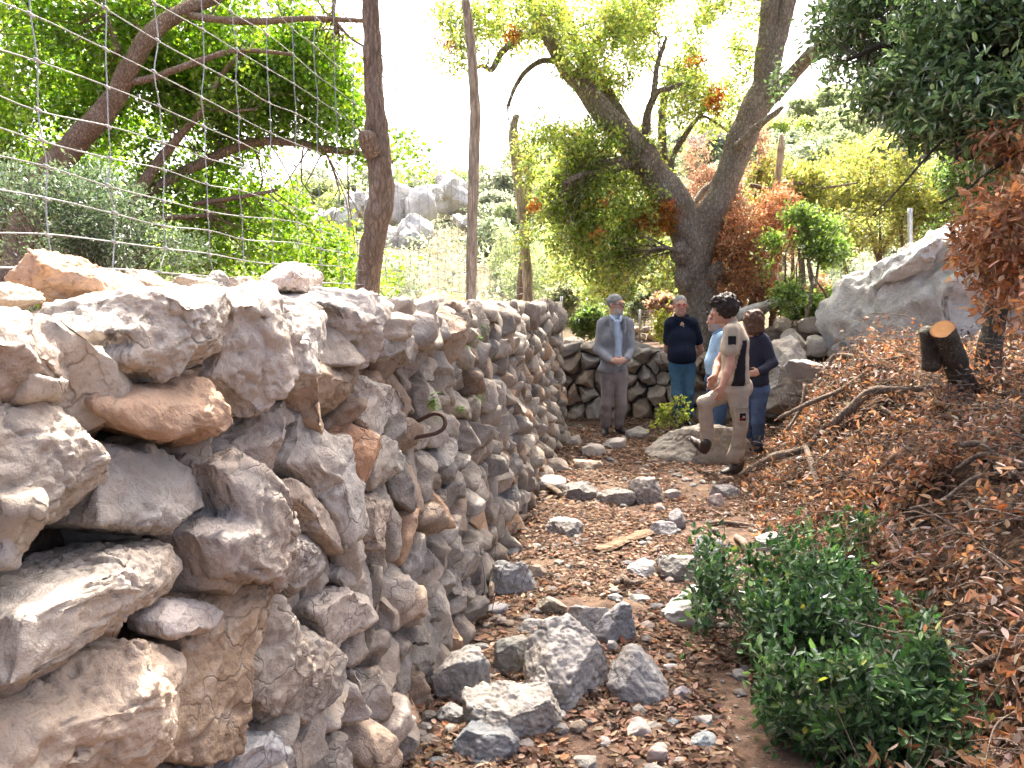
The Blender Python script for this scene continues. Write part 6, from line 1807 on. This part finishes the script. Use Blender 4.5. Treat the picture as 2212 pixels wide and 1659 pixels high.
def person_young():
    Y = 7.5
    root = thing('person', 'young curly haired person in beige work shirt with one boot on the boulder', 'person', (*px(1585, 1025, Y)[:2], 0.0), 'people standing in a group')
    H = Head(px(1563, 672, Y), R(-104), R(8), 1.05)
    nb = px(1582, 704, Y)
    shN, shF = px(1580, 718, Y - .17), px(1592, 716, Y + .17)
    eN, eF = px(1577, 792, Y - .24), px(1552, 785, Y + .22)
    wN, wF = px(1560, 836, Y - .30), px(1543, 815, Y + .05)
    hN, hF = px(1592, 850, Y - .08), px(1575, 850, Y + .10)
    kN, kF = px(1601, 925, Y - .10), px(1522, 872, Y + .02)
    aN, aF = px(1588, 1000, Y - .02), px(1528, 955, Y + .08)
    body = H.prims() + [cap(H.w(0, .035, -.05), nb, .050, .058, .02), cap(nb - (0, 0, .03), px(1588, 815, Y), .06, .09, .03)] + arm(shN, eN, wN, 1.0) + arm(shF, eF, wF, 1.0)
    body += hand_prims(wN, (-.22, 0, -1), (-.3, .9, 0), (-1, -.2, 0), .35, 1.0) + hand_prims(wF, (-.45, -.1, -.85), (.2, -.9, -.2), (-.6, 0, .5), .45, 1.0)
    body += [cap(hN, kN, .07, .05), cap(kN, aN, .04, .03), cap(hF, kF, .07, .05), cap(kF, aF, .04, .03), ell(px(1588, 835, Y), (.1, .12, .12), None, .04)]
    sdf_obj('body', body, M['skin'], root, SKIN * (.95, .88, .84), .011, tintf=face_tint(H, SKIN, None, .1, (.05, .04, .03)))
    hp = hair_prims(H, .020, 0, .068) + [ell(H.w(0, .06, .05), (.085, .075, .085), H.R, .03), ell(H.w(0, -.035, .09), (.07, .06, .035), H.R, .03), ell(H.w(.04, .03, -.02), (.04, .05, .045), H.R, .02)]
    sdf_obj('hair', hp, M['hair'], root, (0.030, 0.018, 0.013), .009, .022, 26, (1, 1, 1), seed=21)
    ch = px(1588, 748, Y); be = px(1588, 795, Y)
    sp = [ell(ch, (.125, .195, .20), None, .06), ell(be, (.125, .18, .18), None, .06), ell(px(1584, 822, Y), (.145, .18, .10), None, .05), cap(px(1583, 713, Y - .12), px(1590, 713, Y + .12), .060, None, .06), cap(shN, mid(shN, eN, .55), .072, .072, .03), cap(shF, mid(shF, eF, .55), .072, .072, .03),
          cap(nb, nb + (-.01, 0, .045), .062, .060, .02), ell(px(1586, 858, Y), (.35, .35, .115), None, .012, '-'), cap(nb + (-.15, 0, .06), nb + (-.01, 0, .08), .05, None, .015, '-')]
    def panel(V, T):
        xl = (V[:, 0] - px(1586, 800, Y)[0])
        z = V[:, 2]
        side = (V[:, 1] < Y - .04) & (xl > .02 - .085 * np.clip((1.28 - z) / .42, 0, 1)) & (xl < .06) & (z < 1.28)
        low = side
        T[side | low] = (0.022, 0.022, 0.026)
        return T
    sdf_obj('work_shirt', sp, M['cloth'], root, (0.47, 0.39, 0.30), .009, .008, 7, seed=15, tintf=panel)
    pc = px(1567, 722, Y - .262)
    V = np.array([(sx * .035, 0, sz * .04) for sx, sz in ((-1, -1), (1, -1), (1, 1), (-1, 1))])
    V = np.vstack([V, V + (0, .02, 0)]) + mid(shN, eN, .25) + (-.012, -.081, .0)
    wobj('sleeve_patch', V, [np.array([(0, 1, 2, 3), (7, 6, 5, 4), (0, 4, 5, 1), (1, 5, 6, 2), (2, 6, 7, 3), (3, 7, 4, 0)])], M['cloth'], root, np.tile((0.022, 0.022, 0.025), (8, 1)), smooth=False)
    tr = trouser(hN, kN, aN, hF, kF, aF, px(1586, 838, Y), 1.03, hem=.072)
    tr += [ell(mid(hN, kN, .62) + (.0, -.075, -.01), (.065, .03, .085), None, .02), cap(mid(kN, aN, .75), aN + (0, 0, .06), .070, .072, .03)]
    sdf_obj('work_trousers', tr, M['cloth'], root, (0.41, 0.35, 0.28), .009, .009, 9, (.8, .8, 1.1), seed=17)
    pf = mid(hN, kN, .52) + (0, -.105, .02)
    wobj('pocket_flap', np.array([(-.06, 0, -.02), (.06, 0, -.022), (.058, 0, .022), (-.058, 0, .022), (-.06, .02, -.02), (.06, .02, -.022), (.058, .02, .022), (-.058, .02, .022)]) + pf, [np.array([(0, 1, 2, 3), (0, 4, 5, 1), (1, 5, 6, 2), (2, 6, 7, 3), (3, 7, 4, 0)])], M['cloth'], root, np.tile((0.31, 0.265, 0.21), (8, 1)), smooth=False)
    pk = px(1588, 879, Y - .215)
    tg = mid(hN, kN, .62) + (.0, -.106, -.012)
    o = wobj('pocket_tag', np.array([(-.028, 0, -.035), (.028, 0, -.035), (.028, 0, .035), (-.028, 0, .035), (-.028, .02, -.035), (.028, .02, -.035), (.028, .02, .035), (-.028, .02, .035)]) + tg, [np.array([(0, 1, 2, 3), (0, 4, 5, 1), (1, 5, 6, 2), (2, 6, 7, 3), (3, 7, 4, 0)])], M['cloth'], root, np.tile((0.012, 0.012, 0.015), (8, 1)), smooth=False)
    wobj('tag_logo', np.array([(-.020, -.003, -.022), (.006, -.003, -.022), (.006, -.003, -.008), (-.020, -.003, -.008)]) + tg, [np.array([(0, 1, 2, 3)])], M['cloth'], o, np.tile((0.5, 0.02, 0.04), (4, 1)), smooth=False)
    shoe(root, (aN[0] + .03, Y - .02, .0), (aN[0] - .17, Y - .16, .0), (0.05, 0.04, 0.03), 1.1, boot=.02, sole=(0.03, 0.025, 0.02))
    hf, tf = px(1519, 979, Y + .07), px(1491, 950, Y + .27)
    shoe(root, hf + (0, 0, 0.0), tf + (0.0, 0, 0.0), (0.045, 0.03, 0.022), 1.05, up=unit(np.array((.2, -.45, .87)) - unit(tf - hf) * (unit(tf - hf) @ np.array((.2, -.45, .87)))), boot=.02, sole=(0.03, 0.02, 0.015))
def person_navy():
    Y = 8.3
    root = thing('person', 'person with long wavy brown hair in navy sweater, hand on hip, facing away', 'person', (*px(1636, 985, Y)[:2], 0.0), 'people standing in a group')
    H = Head(px(1624, 700, Y), R(-140), R(6), 1.02)
    nb = px(1632, 720, Y)
    shN, shF = px(1648, 735, Y - .08), px(1614, 735, Y + .13)
    eN, eF = px(1671, 785, Y - .16), px(1604, 795, Y + .2)
    wN, wF = px(1640, 806, Y - .27), px(1605, 825, Y + .05)
    hN, hF = px(1642, 850, Y - .05), px(1620, 850, Y + .10)
    kN, kF = px(1637, 915, Y - .06), px(1616, 915, Y + .08)
    aN, aF = px(1638, 968, Y - .02), px(1618, 968, Y + .12)
    body = H.prims() + [cap(H.w(0, .03, -.05), nb, .048, .055, .02), cap(nb - (0, 0, .03), px(1630, 815, Y), .06, .09, .03)] + arm(shN, eN, wN, .92) + arm(shF, eF, wF, .92)
    body += hand_prims(wN, (-.85, -.1, -.1), (0, 1, 0), (0, 0, 1), .35, .92) + hand_prims(wF, (0, -.2, -1), (1, 0, 0), (0, -1, 0), .4, .92)
    body += [cap(hN, kN, .07, .05), cap(kN, aN, .04, .03), cap(hF, kF, .07, .05), cap(kF, aF, .04, .03), ell(px(1630, 838, Y), (.12, .1, .12), None, .04)]
    sdf_obj('body', body, M['skin'], root, SKIN, .011, tintf=face_tint(H, SKIN))
    sdf_obj('hair', hair_prims(H, .020, 0, .06, .03), M['hair'], root, (0.115, 0.058, 0.033), .009, .020, 20, (1, 1, .7), seed=31)
    tube_obj('shirt_collar', np.array([[*(nb + (-.07, -.02, .0)), .016], [*(nb + (-.02, -.075, .012)), .02], [*(nb + (.05, -.05, .03)), .018], [*(nb + (.07, .02, .03)), .014]]), M['cloth'], root, (0.62, 0.66, 0.72), sides=8, n=4)
    sw = [ell(px(1632, 765, Y), (.165, .13, .19), None, .06), ell(px(1630, 800, Y), (.15, .125, .15), None, .06), ell(px(1630, 826, Y), (.155, .13, .09), None, .05), cap(px(1622, 729, Y + .08), px(1642, 729, Y - .03), .058, None, .06),
          cap(shN, eN, .064, .052, .03), cap(eN, mid(eN, wN, .9), .052, .042, .03), cap(shF, eF, .064, .052, .03), cap(eF, mid(eF, wF, .9), .052, .042, .03), ell(px(1630, 862, Y), (.3, .3, .115), None, .012, '-')]
    sdf_obj('sweater', sw, M['cloth'], root, (0.030, 0.032, 0.052), .010, .009, 7, seed=19)
    sdf_obj('jeans', trouser(hN, kN, aN, hF, kF, aF, px(1631, 838, Y), .95, hem=.052), M['denim'], root, (0.075, 0.115, 0.21), .012, .008, 8, (.8, .8, 1.1), seed=23)
    for a, d in ((aN, (-.16, -.06, 0)), (aF, (-.19, .02, 0))):
        b = np.array((a[0] + .02, a[1], .0))
        shoe(root, b, b + np.array(d) * 1.15, (0.02, 0.02, 0.025), .95)
person_jacket(); person_polo(); person_blue(); person_young(); person_navy()
for o in [o for o in col.objects if o.name.split('.')[0] == 'person']:
    o.location.z += float(terrain(o.location.x, o.location.y)) + 0.012
print('script', round(time.time() - T0, 1))
